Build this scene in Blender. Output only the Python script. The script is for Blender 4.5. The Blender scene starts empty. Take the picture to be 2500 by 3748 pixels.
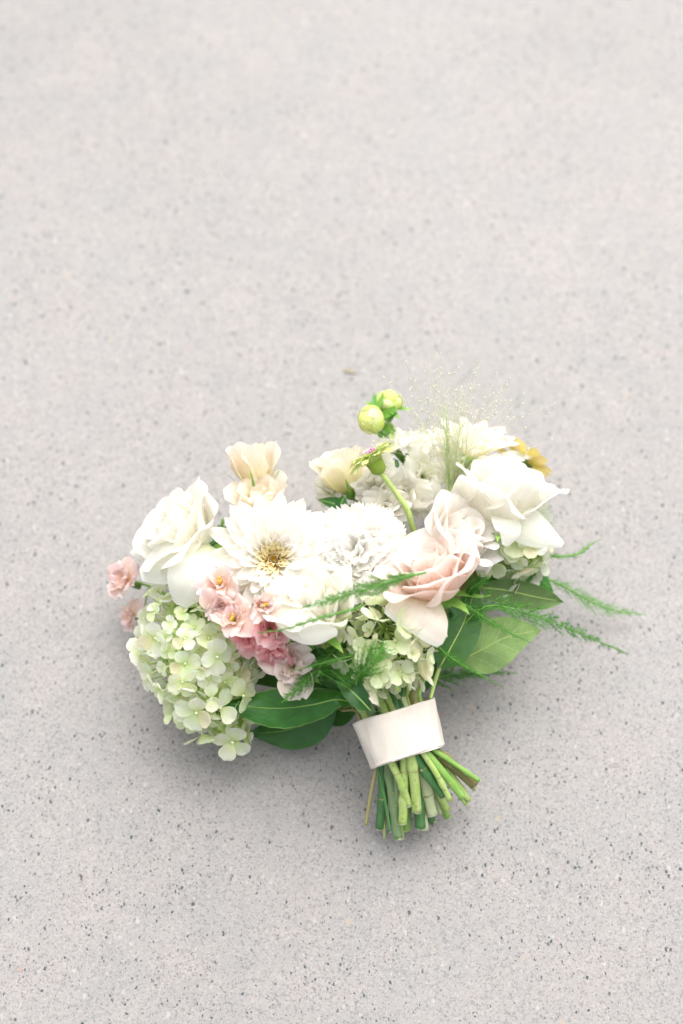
import bpy, math, random
import numpy as np
from mathutils import Vector, Matrix

# ------------------------------------------------------------------ camera, sky, sun, exposure
SC = bpy.context.scene
COL = SC.collection
PITCH = math.radians(67.0)
CAM = Vector((0.0, -0.584, 1.375))
FPX = 2500 * 50 / 24.0
RIGHT = Vector((1, 0, 0))
FWD = Vector((0, math.cos(PITCH), -math.sin(PITCH)))
UPV = Vector((0, math.sin(PITCH), math.cos(PITCH)))


def at(px, py, z):
    """point of the place at height z above the floor seen at photo pixel (px, py)"""
    d = FWD * FPX + RIGHT * (px - 1250) - UPV * (py - 1874)
    return CAM + d * ((z - CAM.z) / d.z)


def face(a, b, c):
    return (RIGHT * a + UPV * b - FWD * c).normalized()


cd = bpy.data.cameras.new('camera')
cd.sensor_fit = 'HORIZONTAL'
cd.sensor_width = 24.0
cd.lens = 50.0
cd.clip_start = 0.05
cd.clip_end = 200.0
cd.dof.use_dof = True
cd.dof.focus_distance = (at(1420, 2480, 0.11) - CAM).dot(FWD)
cd.dof.aperture_fstop = 1.7
co = bpy.data.objects.new('camera', cd)
COL.objects.link(co)
co.location = CAM
co.rotation_euler = (math.pi / 2 - PITCH, 0, 0)
SC.camera = co

SUN_EL, SUN_AZ = math.radians(57), math.radians(14)       # azimuth from +Y (behind the flowers) towards +X
w = bpy.data.worlds.new('World')
SC.world = w
w.use_nodes = True
nt = w.node_tree
bg = nt.nodes['Background']
sky = nt.nodes.new('ShaderNodeTexSky')
sky.sky_type = 'NISHITA'
sky.sun_disc = False
sky.sun_elevation = SUN_EL
sky.sun_rotation = SUN_AZ
sky.air_density = 1.0
sky.dust_density = 4.0
sky.ozone_density = 0.6
hs = nt.nodes.new('ShaderNodeHueSaturation')
hs.inputs['Saturation'].default_value = 0.22                # thin high overcast: the blue is washed out
nt.links.new(sky.outputs[0], hs.inputs['Color'])
nt.links.new(hs.outputs[0], bg.inputs[0])
bg.inputs[1].default_value = 0.15
sd = bpy.data.lights.new('sun', 'SUN')
sd.energy = 1.5
sd.angle = math.radians(80)
sd.color = (1.0, 0.955, 0.90)
so = bpy.data.objects.new('sun', sd)
COL.objects.link(so)
sv = Vector((math.sin(SUN_AZ) * math.cos(SUN_EL), math.cos(SUN_AZ) * math.cos(SUN_EL), math.sin(SUN_EL)))
so.rotation_euler = sv.to_track_quat('Z', 'Y').to_euler()
so.location = sv * 5
SC.view_settings.view_transform = 'Standard'
SC.view_settings.look = 'None'
SC.view_settings.gamma = 1.0
SC.view_settings.exposure = 0.84
SC.view_settings.use_curve_mapping = False
SC.render.engine = 'CYCLES'
SC.cycles.use_denoising = True
SC.cycles.max_bounces = 14
SC.cycles.diffuse_bounces = 10
SC.cycles.transmission_bounces = 10
SC.cycles.sample_clamp_indirect = 8

# ------------------------------------------------------------------ materials


def newmat(name):
    m = bpy.data.materials.new(name)
    m.use_nodes = True
    t = m.node_tree
    t.nodes.clear()
    out = t.nodes.new('ShaderNodeOutputMaterial')
    return m, t, out


def N(t, kind, **kw):
    n = t.nodes.new(kind)
    for k, v in kw.items():
        if k.startswith('i_'):
            n.inputs[k[2:].replace('_', ' ')].default_value = v
        else:
            setattr(n, k, v)
    return n


def math_node(t, op, a, b=None, c=None):
    n = t.nodes.new('ShaderNodeMath')
    n.operation = op
    for i, v in enumerate((a, b, c)):
        if v is None:
            continue
        if isinstance(v, (int, float)):
            n.inputs[i].default_value = v
        else:
            t.links.new(v, n.inputs[i])
    return n.outputs[0]


def mixcol(t, fac, a, b, blend='MIX'):
    n = t.nodes.new('ShaderNodeMix')
    n.data_type = 'RGBA'
    n.blend_type = blend
    for sock, v in ((n.inputs[0], fac), (n.inputs[6], a), (n.inputs[7], b)):
        if isinstance(v, (int, float)):
            sock.default_value = v
        elif isinstance(v, (tuple, list)):
            sock.default_value = (*v[:3], 1)
        else:
            t.links.new(v, sock)
    return n.outputs[2]


def ramp(t, fac, stops, interp='LINEAR'):
    n = t.nodes.new('ShaderNodeValToRGB')
    n.color_ramp.interpolation = interp
    while len(n.color_ramp.elements) < len(stops):
        n.color_ramp.elements.new(0.5)
    for e, (p, c) in zip(n.color_ramp.elements, stops):
        e.position = p
        e.color = (*c[:3], 1)
    t.links.new(fac, n.inputs[0])
    return n.outputs[0]


def petal_mat(name, stops, trans=0.4, rough=0.55, vein=0.25, blotch=None, spec=0.25, vein_freq=26.0):
    """petal: pigment runs from base (v=0) to rim (v=1); fine lengthwise veins as relief; light passes through"""
    m, t, out = newmat(name)
    uv = N(t, 'ShaderNodeUVMap')
    sep = N(t, 'ShaderNodeSeparateXYZ')
    t.links.new(uv.outputs[0], sep.inputs[0])
    oi = N(t, 'ShaderNodeObjectInfo')
    tc = N(t, 'ShaderNodeTexCoord')
    nz = N(t, 'ShaderNodeTexNoise', i_Scale=55.0, i_Detail=3.0)
    t.links.new(tc.outputs['Object'], nz.inputs['Vector'])
    vv = math_node(t, 'ADD', sep.outputs[1], math_node(t, 'MULTIPLY', math_node(t, 'SUBTRACT', nz.outputs[0], 0.5), 0.22))
    c = ramp(t, vv, stops)
    if blotch:
        n2 = N(t, 'ShaderNodeTexNoise', i_Scale=38.0, i_Detail=2.0)
        t.links.new(tc.outputs['Object'], n2.inputs['Vector'])
        f = ramp(t, n2.outputs[0], [(0.45, (0, 0, 0)), (0.75, (1, 1, 1))])
        c = mixcol(t, math_node(t, 'MULTIPLY', f, blotch[1]), c, blotch[0])
    c = mixcol(t, 1.0, c, oi.outputs['Color'], 'MULTIPLY')
    # veins fan out lengthwise
    wv = N(t, 'ShaderNodeTexNoise', i_Scale=1.0, i_Detail=2.0)
    cmb = N(t, 'ShaderNodeCombineXYZ')
    t.links.new(math_node(t, 'MULTIPLY', sep.outputs[0], vein_freq), cmb.inputs[0])
    t.links.new(math_node(t, 'MULTIPLY', sep.outputs[1], 2.2), cmb.inputs[1])
    t.links.new(math_node(t, 'MULTIPLY', oi.outputs['Random'], 40.0), cmb.inputs[2])
    t.links.new(cmb.outputs[0], wv.inputs['Vector'])
    bp = N(t, 'ShaderNodeBump', i_Strength=vein, i_Distance=0.0012)
    wr = N(t, 'ShaderNodeTexNoise', i_Scale=110.0, i_Detail=3.0, i_Roughness=0.6)
    t.links.new(tc.outputs['Object'], wr.inputs['Vector'])
    t.links.new(math_node(t, 'ADD', wv.outputs[0], math_node(t, 'MULTIPLY', wr.outputs[0], 1.4)), bp.inputs['Height'])
    c = mixcol(t, 1.0, c, ramp(t, wv.outputs[0], [(0.35, (0.955, 0.955, 0.94)), (0.6, (1.0, 1.0, 1.0))]), 'MULTIPLY')
    p = N(t, 'ShaderNodeBsdfPrincipled', i_Roughness=rough)
    p.inputs['Specular IOR Level'].default_value = spec
    p.inputs['Sheen Weight'].default_value = 0.12
    t.links.new(c, p.inputs['Base Color'])
    t.links.new(bp.outputs[0], p.inputs['Normal'])
    tr = N(t, 'ShaderNodeBsdfTranslucent')
    t.links.new(c, tr.inputs[0])
    t.links.new(bp.outputs[0], tr.inputs[1])
    mx = N(t, 'ShaderNodeMixShader')
    mx.inputs[0].default_value = trans
    t.links.new(p.outputs[0], mx.inputs[1])
    t.links.new(tr.outputs[0], mx.inputs[2])
    t.links.new(mx.outputs[0], out.inputs[0])
    return m


def leaf_mat(name, base, vein, trans=0.25, rough=0.38, nv=6.0, vein_amt=0.55, rim=None):
    """leaf blade: midrib, slanting side veins and a net of small ones, from the blade's own u,v"""
    m, t, out = newmat(name)
    uv = N(t, 'ShaderNodeUVMap')
    sep = N(t, 'ShaderNodeSeparateXYZ')
    t.links.new(uv.outputs[0], sep.inputs[0])
    tc = N(t, 'ShaderNodeTexCoord')
    oi = N(t, 'ShaderNodeObjectInfo')
    au = math_node(t, 'ABSOLUTE', math_node(t, 'MULTIPLY', math_node(t, 'SUBTRACT', sep.outputs[0], 0.5), 2.0))
    nz = N(t, 'ShaderNodeTexNoise', i_Scale=26.0, i_Detail=2.0)
    t.links.new(tc.outputs['Object'], nz.inputs['Vector'])
    wob = math_node(t, 'MULTIPLY', math_node(t, 'SUBTRACT', nz.outputs[0], 0.5), 0.07)
    mid = math_node(t, 'SUBTRACT', 1.0, math_node(t, 'SMOOTH_MIN', math_node(t, 'DIVIDE', au, 0.04), 1.0, 0.1))
    side = math_node(t, 'ADD', math_node(t, 'SUBTRACT', sep.outputs[1], math_node(t, 'MULTIPLY', math_node(t, 'POWER', au, 0.8), 0.24)), wob)
    sidew = math_node(t, 'PINGPONG', math_node(t, 'MULTIPLY', side, nv), 0.5)
    sl = math_node(t, 'SUBTRACT', 1.0, math_node(t, 'MINIMUM', math_node(t, 'DIVIDE', sidew, 0.038), 1.0))
    sl = math_node(t, 'MULTIPLY', sl, math_node(t, 'SUBTRACT', 1.0, math_node(t, 'POWER', au, 2.0)))
    vo = N(t, 'ShaderNodeTexVoronoi', feature='DISTANCE_TO_EDGE', i_Scale=260.0)
    t.links.new(tc.outputs['Object'], vo.inputs['Vector'])
    net = math_node(t, 'SUBTRACT', 1.0, math_node(t, 'MINIMUM', math_node(t, 'DIVIDE', vo.outputs[0], 0.12), 1.0))
    f = math_node(t, 'MAXIMUM', math_node(t, 'MAXIMUM', mid, math_node(t, 'MULTIPLY', sl, 0.75)), math_node(t, 'MULTIPLY', net, 0.12))
    b2 = tuple(min(1, x * 1.5 + 0.008) for x in base)
    c = mixcol(t, nz.outputs[0], tuple(x * 0.75 for x in base), b2)
    c = mixcol(t, math_node(t, 'MULTIPLY', f, vein_amt), c, vein)
    if rim:
        rr = math_node(t, 'MULTIPLY', math_node(t, 'GREATER_THAN', au, 0.955), 0.7)
        c = mixcol(t, rr, c, rim)
    c = mixcol(t, 1.0, c, oi.outputs['Color'], 'MULTIPLY')
    bp = N(t, 'ShaderNodeBump', i_Strength=0.55, i_Distance=0.0012)
    t.links.new(math_node(t, 'SUBTRACT', 1.0, f), bp.inputs['Height'])
    p = N(t, 'ShaderNodeBsdfPrincipled', i_Roughness=rough)
    p.inputs['Specular IOR Level'].default_value = 0.45
    n3 = N(t, 'ShaderNodeTexNoise', i_Scale=75.0, i_Detail=4.0)
    t.links.new(tc.outputs['Object'], n3.inputs['Vector'])
    t.links.new(math_node(t, 'ADD', math_node(t, 'MULTIPLY', n3.outputs[0], 0.34), rough - 0.14), p.inputs['Roughness'])
    c = mixcol(t, 1.0, c, ramp(t, n3.outputs[0], [(0.3, (0.72, 0.74, 0.72)), (0.65, (1.18, 1.14, 1.1))]), 'MULTIPLY')
    t.links.new(c, p.inputs['Base Color'])
    t.links.new(bp.outputs[0], p.inputs['Normal'])
    tr = N(t, 'ShaderNodeBsdfTranslucent')
    t.links.new(mixcol(t, 0.5, c, (0.25, 0.55, 0.05)), tr.inputs[0])
    mx = N(t, 'ShaderNodeMixShader')
    mx.inputs[0].default_value = trans
    t.links.new(p.outputs[0], mx.inputs[1])
    t.links.new(tr.outputs[0], mx.inputs[2])
    t.links.new(mx.outputs[0], out.inputs[0])
    return m


def stem_mat(name, base, alt, rough=0.42, scale=60.0, amt=0.8, spots=None):
    m, t, out = newmat(name)
    uv = N(t, 'ShaderNodeUVMap')
    oi = N(t, 'ShaderNodeObjectInfo')
    mp = N(t, 'ShaderNodeMapping')
    mp.inputs['Scale'].default_value = (6.0, scale, 1.0)     # u runs round the stem, v along it in metres
    t.links.new(uv.outputs[0], mp.inputs[0])
    nz = N(t, 'ShaderNodeTexNoise', i_Scale=1.0, i_Detail=4.0, noise_dimensions='4D')
    t.links.new(mp.outputs[0], nz.inputs['Vector'])
    t.links.new(math_node(t, 'MULTIPLY', oi.outputs['Random'], 30.0), nz.inputs['W'])
    f = ramp(t, nz.outputs[0], [(0.32, (0, 0, 0)), (0.72, (1, 1, 1))])
    c = mixcol(t, math_node(t, 'MULTIPLY', f, amt), base, alt)
    if spots:
        tc = N(t, 'ShaderNodeTexCoord')
        n2 = N(t, 'ShaderNodeTexNoise', i_Scale=260.0, i_Detail=2.0)
        t.links.new(tc.outputs['Object'], n2.inputs['Vector'])
        s = ramp(t, n2.outputs[0], [(0.6, (0, 0, 0)), (0.68, (1, 1, 1))])
        c = mixcol(t, math_node(t, 'MULTIPLY', s, 0.75), c, spots)
    c = mixcol(t, 1.0, c, oi.outputs['Color'], 'MULTIPLY')
    bp = N(t, 'ShaderNodeBump', i_Strength=0.35, i_Distance=0.001)
    t.links.new(nz.outputs[0], bp.inputs['Height'])
    p = N(t, 'ShaderNodeBsdfPrincipled', i_Roughness=rough)
    p.inputs['Specular IOR Level'].default_value = 0.4
    p.inputs['Subsurface Weight'].default_value = 0.0
    t.links.new(c, p.inputs['Base Color'])
    t.links.new(bp.outputs[0], p.inputs['Normal'])
    t.links.new(p.outputs[0], out.inputs[0])
    return m


def plain_mat(name, col, rough=0.6, trans=0.0, var=0.25, scale=300.0):
    m, t, out = newmat(name)
    tc = N(t, 'ShaderNodeTexCoord')
    oi = N(t, 'ShaderNodeObjectInfo')
    nz = N(t, 'ShaderNodeTexNoise', i_Scale=scale, i_Detail=3.0)
    t.links.new(tc.outputs['Object'], nz.inputs['Vector'])
    c = mixcol(t, nz.outputs[0], tuple(x * (1 - var) for x in col), tuple(min(1, x * (1 + var)) for x in col))
    c = mixcol(t, 1.0, c, oi.outputs['Color'], 'MULTIPLY')
    p = N(t, 'ShaderNodeBsdfPrincipled', i_Roughness=rough)
    p.inputs['Specular IOR Level'].default_value = 0.25
    t.links.new(c, p.inputs['Base Color'])
    last = p.outputs[0]
    if trans:
        tr = N(t, 'ShaderNodeBsdfTranslucent')
        t.links.new(c, tr.inputs[0])
        mx = N(t, 'ShaderNodeMixShader')
        mx.inputs[0].default_value = trans
        t.links.new(last, mx.inputs[1])
        t.links.new(tr.outputs[0], mx.inputs[2])
        last = mx.outputs[0]
    t.links.new(last, out.inputs[0])
    return m


def concrete_mat():
    m, t, out = newmat('ground_polished_concrete')
    tc = N(t, 'ShaderNodeTexCoord')
    base_vec = tc.outputs['Object']
    # wobble so that the grains are not round
    wn = N(t, 'ShaderNodeTexNoise', i_Scale=420.0, i_Detail=2.0)
    t.links.new(base_vec, wn.inputs['Vector'])
    wv = N(t, 'ShaderNodeVectorMath', operation='SUBTRACT')
    t.links.new(wn.outputs['Color'], wv.inputs[0])
    wv.inputs[1].default_value = (0.5, 0.5, 0.5)
    ws = N(t, 'ShaderNodeVectorMath', operation='SCALE')
    ws.inputs['Scale'].default_value = 0.0032
    t.links.new(wv.outputs[0], ws.inputs[0])
    wa = N(t, 'ShaderNodeVectorMath', operation='ADD')
    t.links.new(base_vec, wa.inputs[0])
    t.links.new(ws.outputs[0], wa.inputs[1])
    vec = wa.outputs[0]
    wn2 = N(t, 'ShaderNodeTexNoise', i_Scale=210.0, i_Detail=3.0, i_Roughness=0.7)
    t.links.new(base_vec, wn2.inputs['Vector'])
    wv2 = N(t, 'ShaderNodeVectorMath', operation='SUBTRACT')
    t.links.new(wn2.outputs['Color'], wv2.inputs[0])
    wv2.inputs[1].default_value = (0.5, 0.5, 0.5)
    ws2 = N(t, 'ShaderNodeVectorMath', operation='SCALE')
    ws2.inputs['Scale'].default_value = 0.0055
    t.links.new(wv2.outputs[0], ws2.inputs[0])
    wa2 = N(t, 'ShaderNodeVectorMath', operation='ADD')
    t.links.new(base_vec, wa2.inputs[0])
    t.links.new(ws2.outputs[0], wa2.inputs[1])
    vec2 = wa2.outputs[0]

    big = N(t, 'ShaderNodeTexNoise', i_Scale=2.3, i_Detail=4.0, i_Roughness=0.55)
    t.links.new(base_vec, big.inputs['Vector'])
    pink = N(t, 'ShaderNodeTexNoise', i_Scale=14.0, i_Detail=5.0, i_Roughness=0.65)
    t.links.new(base_vec, pink.inputs['Vector'])
    c = ramp(t, big.outputs[0], [(0.3, (0.264, 0.258, 0.253)), (0.7, (0.304, 0.295, 0.289))])
    c = mixcol(t, ramp(t, pink.outputs[0], [(0.4, (0, 0, 0)), (0.68, (1, 1, 1))]), c, (0.312, 0.291, 0.285))
    cl = N(t, 'ShaderNodeTexNoise', i_Scale=55.0, i_Detail=4.0, i_Roughness=0.7)
    t.links.new(base_vec, cl.inputs['Vector'])
    c = mixcol(t, 1.0, c, ramp(t, cl.outputs[0], [(0.3, (0.96, 0.96, 0.96)), (0.7, (1.03, 1.028, 1.025))]), 'MULTIPLY')
    # pale trowel drag marks
    dm = N(t, 'ShaderNodeMapping')
    dm.inputs['Scale'].default_value = (3.0, 40.0, 1.0)
    dm.inputs['Rotation'].default_value = (0, 0, math.radians(12))
    t.links.new(base_vec, dm.inputs[0])
    dn = N(t, 'ShaderNodeTexNoise', i_Scale=1.0, i_Detail=5.0, i_Roughness=0.6)
    t.links.new(dm.outputs[0], dn.inputs['Vector'])
    c = mixcol(t, math_node(t, 'MULTIPLY', ramp(t, dn.outputs[0], [(0.62, (0, 0, 0)), (0.74, (1, 1, 1))]), 0.15), c, (0.36, 0.345, 0.335))

    def grains(scale, frac, rad, cols, strength, off, dens=None):
        """grains: a share of the cells of a cell pattern holds a stone chip of its own size and tint"""
        nonlocal c
        vo = N(t, 'ShaderNodeTexVoronoi', feature='F1', distance='MANHATTAN', i_Scale=scale)
        mp = N(t, 'ShaderNodeMapping')
        mp.inputs['Location'].default_value = (off, off * 0.37, off * 0.11)
        t.links.new(vec2 if scale < 200 else vec, mp.inputs[0])
        mp.inputs['Rotation'].default_value = (0, 0, off)
        mp.inputs['Scale'].default_value = (1.0, 0.72, 1.0)
        t.links.new(mp.outputs[0], vo.inputs['Vector'])
        sp = N(t, 'ShaderNodeSeparateColor')
        t.links.new(vo.outputs['Color'], sp.inputs[0])
        sel_in = sp.outputs[0]
        if dens is not None:
            sel_in = math_node(t, 'ADD', sel_in, math_node(t, 'MULTIPLY', math_node(t, 'SUBTRACT', dens, 0.5), -1.5))
        sel = math_node(t, 'LESS_THAN', sel_in, frac)
        rr = math_node(t, 'MULTIPLY', math_node(t, 'ADD', math_node(t, 'POWER', sp.outputs[1], 3.0), 0.22), rad * 1.5)
        edge = math_node(t, 'SUBTRACT', rr, vo.outputs['Distance'])
        mask = ramp(t, math_node(t, 'MULTIPLY', edge, 9.0), [(0.0, (0, 0, 0)), (1.0, (1, 1, 1))])
        mask = math_node(t, 'MULTIPLY', math_node(t, 'MULTIPLY', mask, sel), strength)
        n = len(cols)
        gc = ramp(t, sp.outputs[2], [(i / n, k) for i, k in enumerate(cols)], 'CONSTANT')
        c = mixcol(t, mask, c, gc)
        return mask

    # sand
    sand = N(t, 'ShaderNodeTexVoronoi', feature='F1', i_Scale=620.0)
    t.links.new(vec, sand.inputs['Vector'])
    ss = N(t, 'ShaderNodeSeparateColor')
    t.links.new(sand.outputs['Color'], ss.inputs[0])
    sc_ = ramp(t, ss.outputs[0], [(0.0, (0.55, 0.57, 0.57)), (0.25, (0.92, 0.92, 0.92)), (0.6, (1.02, 1.01, 1.0)), (0.85, (1.1, 1.07, 1.05)), (1.0, (1.25, 1.22, 1.20))])
    c = mixcol(t, 0.75, c, sc_, 'MULTIPLY')
    dens = N(t, 'ShaderNodeTexNoise', i_Scale=7.0, i_Detail=3.0)
    t.links.new(base_vec, dens.inputs['Vector'])
    D = dens.outputs[0]
    grains(500, 0.42, 0.44, [(0.15, 0.16, 0.155), (0.18, 0.18, 0.17), (0.10, 0.12, 0.12), (0.20, 0.17, 0.155)], 0.8, 1.7, D)
    grains(320, 0.40, 0.38, [(0.075, 0.09, 0.09), (0.03, 0.055, 0.06), (0.12, 0.12, 0.115), (0.04, 0.075, 0.075)], 0.95, 4.1, D)
    grains(260, 0.12, 0.48, [(0.40, 0.38, 0.36), (0.39, 0.35, 0.29), (0.35, 0.29, 0.26), (0.42, 0.40, 0.385)], 0.6, 7.9)
    grains(185, 0.30, 0.26, [(0.012, 0.035, 0.05), (0.04, 0.055, 0.06), (0.015, 0.045, 0.04), (0.09, 0.07, 0.065)], 1.0, 11.3, D)
    grains(100, 0.10, 0.24, [(0.38, 0.31, 0.23), (0.38, 0.22, 0.16), (0.42, 0.40, 0.38), (0.25, 0.19, 0.17)], 0.6, 15.2)
    grains(66, 0.05, 0.15, [(0.012, 0.035, 0.055), (0.03, 0.05, 0.065), (0.06, 0.05, 0.05), (0.02, 0.045, 0.045)], 1.0, 21.7)
    p = N(t, 'ShaderNodeBsdfPrincipled')
    p.inputs['Specular IOR Level'].default_value = 0.4
    rn = N(t, 'ShaderNodeTexNoise', i_Scale=5.0, i_Detail=3.0)
    t.links.new(base_vec, rn.inputs['Vector'])
    t.links.new(math_node(t, 'ADD', math_node(t, 'MULTIPLY', rn.outputs[0], 0.2), 0.42), p.inputs['Roughness'])
    t.links.new(c, p.inputs['Base Color'])
    bn = N(t, 'ShaderNodeTexNoise', i_Scale=700.0, i_Detail=3.0)
    t.links.new(base_vec, bn.inputs['Vector'])
    bp = N(t, 'ShaderNodeBump', i_Strength=0.12, i_Distance=0.001)
    t.links.new(bn.outputs[0], bp.inputs['Height'])
    t.links.new(bp.outputs[0], p.inputs['Normal'])
    t.links.new(p.outputs[0], out.inputs[0])
    return m


def satin_mat():
    m, t, out = newmat('ribbon_ivory_satin')
    uv = N(t, 'ShaderNodeUVMap')
    mp = N(t, 'ShaderNodeMapping')
    mp.inputs['Scale'].default_value = (4.0, 900.0, 1.0)
    t.links.new(uv.outputs[0], mp.inputs[0])
    nz = N(t, 'ShaderNodeTexNoise', i_Scale=1.0, i_Detail=2.0)
    t.links.new(mp.outputs[0], nz.inputs['Vector'])
    tc = N(t, 'ShaderNodeTexCoord')
    mp2 = N(t, 'ShaderNodeMapping')
    mp2.inputs['Rotation'].default_value = (0, 0, math.radians(35))
    mp2.inputs['Scale'].default_value = (110.0, 40.0, 22.0)
    t.links.new(tc.outputs['Object'], mp2.inputs[0])
    cr = N(t, 'ShaderNodeTexNoise', i_Scale=1.0, i_Detail=2.5, i_Roughness=0.55, i_Distortion=0.6)
    t.links.new(mp2.outputs[0], cr.inputs['Vector'])
    bp0 = N(t, 'ShaderNodeBump', i_Strength=0.35, i_Distance=0.0025)
    t.links.new(cr.outputs[0], bp0.inputs['Height'])
    bp = N(t, 'ShaderNodeBump', i_Strength=0.12, i_Distance=0.0004)
    t.links.new(nz.outputs[0], bp.inputs['Height'])
    t.links.new(bp0.outputs[0], bp.inputs['Normal'])
    p = N(t, 'ShaderNodeBsdfPrincipled', i_Roughness=0.33)
    c = mixcol(t, nz.outputs[0], (0.63, 0.575, 0.50), (0.69, 0.635, 0.56))
    t.links.new(c, p.inputs['Base Color'])
    p.inputs['Specular IOR Level'].default_value = 0.35
    p.inputs['Anisotropic'].default_value = 0.6
    p.inputs['Sheen Weight'].default_value = 0.25
    t.links.new(bp.outputs[0], p.inputs['Normal'])
    t.links.new(p.outputs[0], out.inputs[0])
    return m


M = {}
WHITE = [(0.0, (0.80, 0.82, 0.58)), (0.3, (0.95, 0.94, 0.86)), (1.0, (0.97, 0.965, 0.93))]
M['white_rose'] = petal_mat('white_rose_petal', WHITE, trans=0.46)
M['blush'] = petal_mat('blush_rose_petal', [(0.0, (0.92, 0.84, 0.56)), (0.22, (0.965, 0.82, 0.73)), (0.6, (0.97, 0.845, 0.79)), (1.0, (0.978, 0.93, 0.90))], trans=0.5)
M['pale_blush'] = petal_mat('pale_blush_rose_petal', [(0.0, (0.90, 0.88, 0.68)), (0.3, (0.955, 0.91, 0.87)), (1.0, (0.972, 0.95, 0.925))], trans=0.46)
M['dahlia'] = petal_mat('cream_dahlia_petal', [(0.0, (0.94, 0.86, 0.44)), (0.25, (0.96, 0.92, 0.74)), (0.6, (0.965, 0.95, 0.90)), (1.0, (0.975, 0.965, 0.94))], trans=0.48, vein_freq=14)
M['dahlia_core'] = petal_mat('gold_dahlia_heart_petal', [(0.0, (0.92, 0.70, 0.14)), (0.4, (0.95, 0.82, 0.36)), (0.75, (0.97, 0.92, 0.70)), (1.0, (0.96, 0.88, 0.56))], trans=0.3, vein_freq=8)
M['carnation'] = petal_mat('white_carnation_petal', [(0.0, (0.88, 0.88, 0.66)), (0.4, (0.97, 0.965, 0.92)), (1.0, (0.985, 0.982, 0.968))], trans=0.56, vein_freq=30)
M['peach'] = petal_mat('peach_lisianthus_petal', [(0.0, (0.80, 0.84, 0.42)), (0.2, (0.97, 0.93, 0.68)), (0.6, (0.985, 0.915, 0.79)), (1.0, (0.99, 0.935, 0.87))], trans=0.6)
M['cream_yellow'] = petal_mat('cream_yellow_lisianthus_petal', [(0.0, (0.80, 0.84, 0.36)), (0.2, (0.97, 0.94, 0.62)), (0.6, (0.985, 0.945, 0.76)), (1.0, (0.99, 0.95, 0.86))], trans=0.6)
M['pink'] = petal_mat('pink_stock_petal', [(0.0, (0.88, 0.80, 0.50)), (0.25, (0.94, 0.40, 0.44)), (0.65, (0.955, 0.53, 0.57)), (1.0, (0.96, 0.74, 0.75))], trans=0.45, blotch=((0.95, 0.66, 0.62), 0.5))
M['salmon'] = petal_mat('salmon_stock_petal', [(0.0, (0.90, 0.82, 0.48)), (0.3, (0.94, 0.74, 0.62)), (0.7, (0.94, 0.77, 0.72)), (1.0, (0.95, 0.84, 0.86))], trans=0.45, blotch=((0.92, 0.70, 0.77), 0.5))
M['palepink'] = petal_mat('pale_pink_stock_petal', [(0.0, (0.70, 0.68, 0.38)), (0.3, (0.88, 0.77, 0.69)), (1.0, (0.92, 0.84, 0.80))], trans=0.36)
M['white_stock'] = petal_mat('white_stock_petal', [(0.0, (0.72, 0.78, 0.42)), (0.3, (0.94, 0.94, 0.84)), (1.0, (0.97, 0.967, 0.945))], trans=0.5)
M['hyd'] = petal_mat('pale_green_hydrangea_petal', [(0.0, (0.66, 0.80, 0.30)), (0.22, (0.85, 0.91, 0.62)), (0.6, (0.94, 0.95, 0.84)), (1.0, (0.965, 0.967, 0.91))], trans=0.46, vein=0.3, vein_freq=16)
M['hyd_in'] = petal_mat('green_hydrangea_petal', [(0.0, (0.50, 0.68, 0.16)), (0.5, (0.70, 0.83, 0.36)), (1.0, (0.82, 0.89, 0.54))], trans=0.4, vein=0.3, vein_freq=16)
M['hyd_c'] = petal_mat('cream_hydrangea_petal', [(0.0, (0.66, 0.76, 0.34)), (0.3, (0.86, 0.89, 0.64)), (1.0, (0.92, 0.92, 0.80))], trans=0.36, vein=0.3, vein_freq=16)
M['lime'] = petal_mat('lime_zinnia_petal', [(0.0, (0.36, 0.52, 0.08)), (0.5, (0.62, 0.74, 0.22)), (1.0, (0.76, 0.80, 0.40))], trans=0.35)
M['ochre'] = petal_mat('ochre_zinnia_petal', [(0.0, (0.56, 0.48, 0.08)), (0.5, (0.86, 0.72, 0.20)), (1.0, (0.90, 0.79, 0.32))], trans=0.38, blotch=((0.80, 0.55, 0.38), 0.5))
M['bud'] = petal_mat('lime_dahlia_bud_petal', [(0.0, (0.58, 0.72, 0.18)), (0.6, (0.80, 0.84, 0.30)), (1.0, (0.88, 0.89, 0.50))], trans=0.3)
M['sepal'] = petal_mat('green_sepal', [(0.0, (0.16, 0.36, 0.05)), (0.6, (0.22, 0.46, 0.07)), (1.0, (0.32, 0.52, 0.12))], trans=0.25, rough=0.45)
M['dsepal'] = petal_mat('dark_green_sepal', [(0.0, (0.10, 0.22, 0.04)), (0.6, (0.06, 0.20, 0.05)), (1.0, (0.05, 0.18, 0.05))], trans=0.2, rough=0.45)
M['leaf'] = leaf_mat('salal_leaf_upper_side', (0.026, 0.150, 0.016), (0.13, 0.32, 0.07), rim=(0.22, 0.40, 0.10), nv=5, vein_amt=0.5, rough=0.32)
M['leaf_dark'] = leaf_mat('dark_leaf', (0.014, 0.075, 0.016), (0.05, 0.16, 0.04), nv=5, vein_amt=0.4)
M['leaf_mid'] = leaf_mat('midgreen_leaf', (0.045, 0.155, 0.03), (0.22, 0.36, 0.14), nv=5, vein_amt=0.6)
M['leaf_pale'] = leaf_mat('leaf_pale_underside', (0.20, 0.33, 0.10), (0.56, 0.65, 0.42), nv=6, vein_amt=1.0, rough=0.6)
M['leaf_grey'] = leaf_mat('leaf_grey_underside', (0.12, 0.20, 0.07), (0.28, 0.36, 0.18), nv=6, vein_amt=0.55, rough=0.6, rim=(0.20, 0.40, 0.08))
M['fern'] = plain_mat('asparagus_fern_needles', (0.07, 0.27, 0.035), 0.5, trans=0.4, var=0.5, scale=60)
M['fern_light'] = plain_mat('asparagus_fern_needles_light', (0.13, 0.36, 0.07), 0.5, trans=0.35, var=0.4, scale=60)
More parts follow.
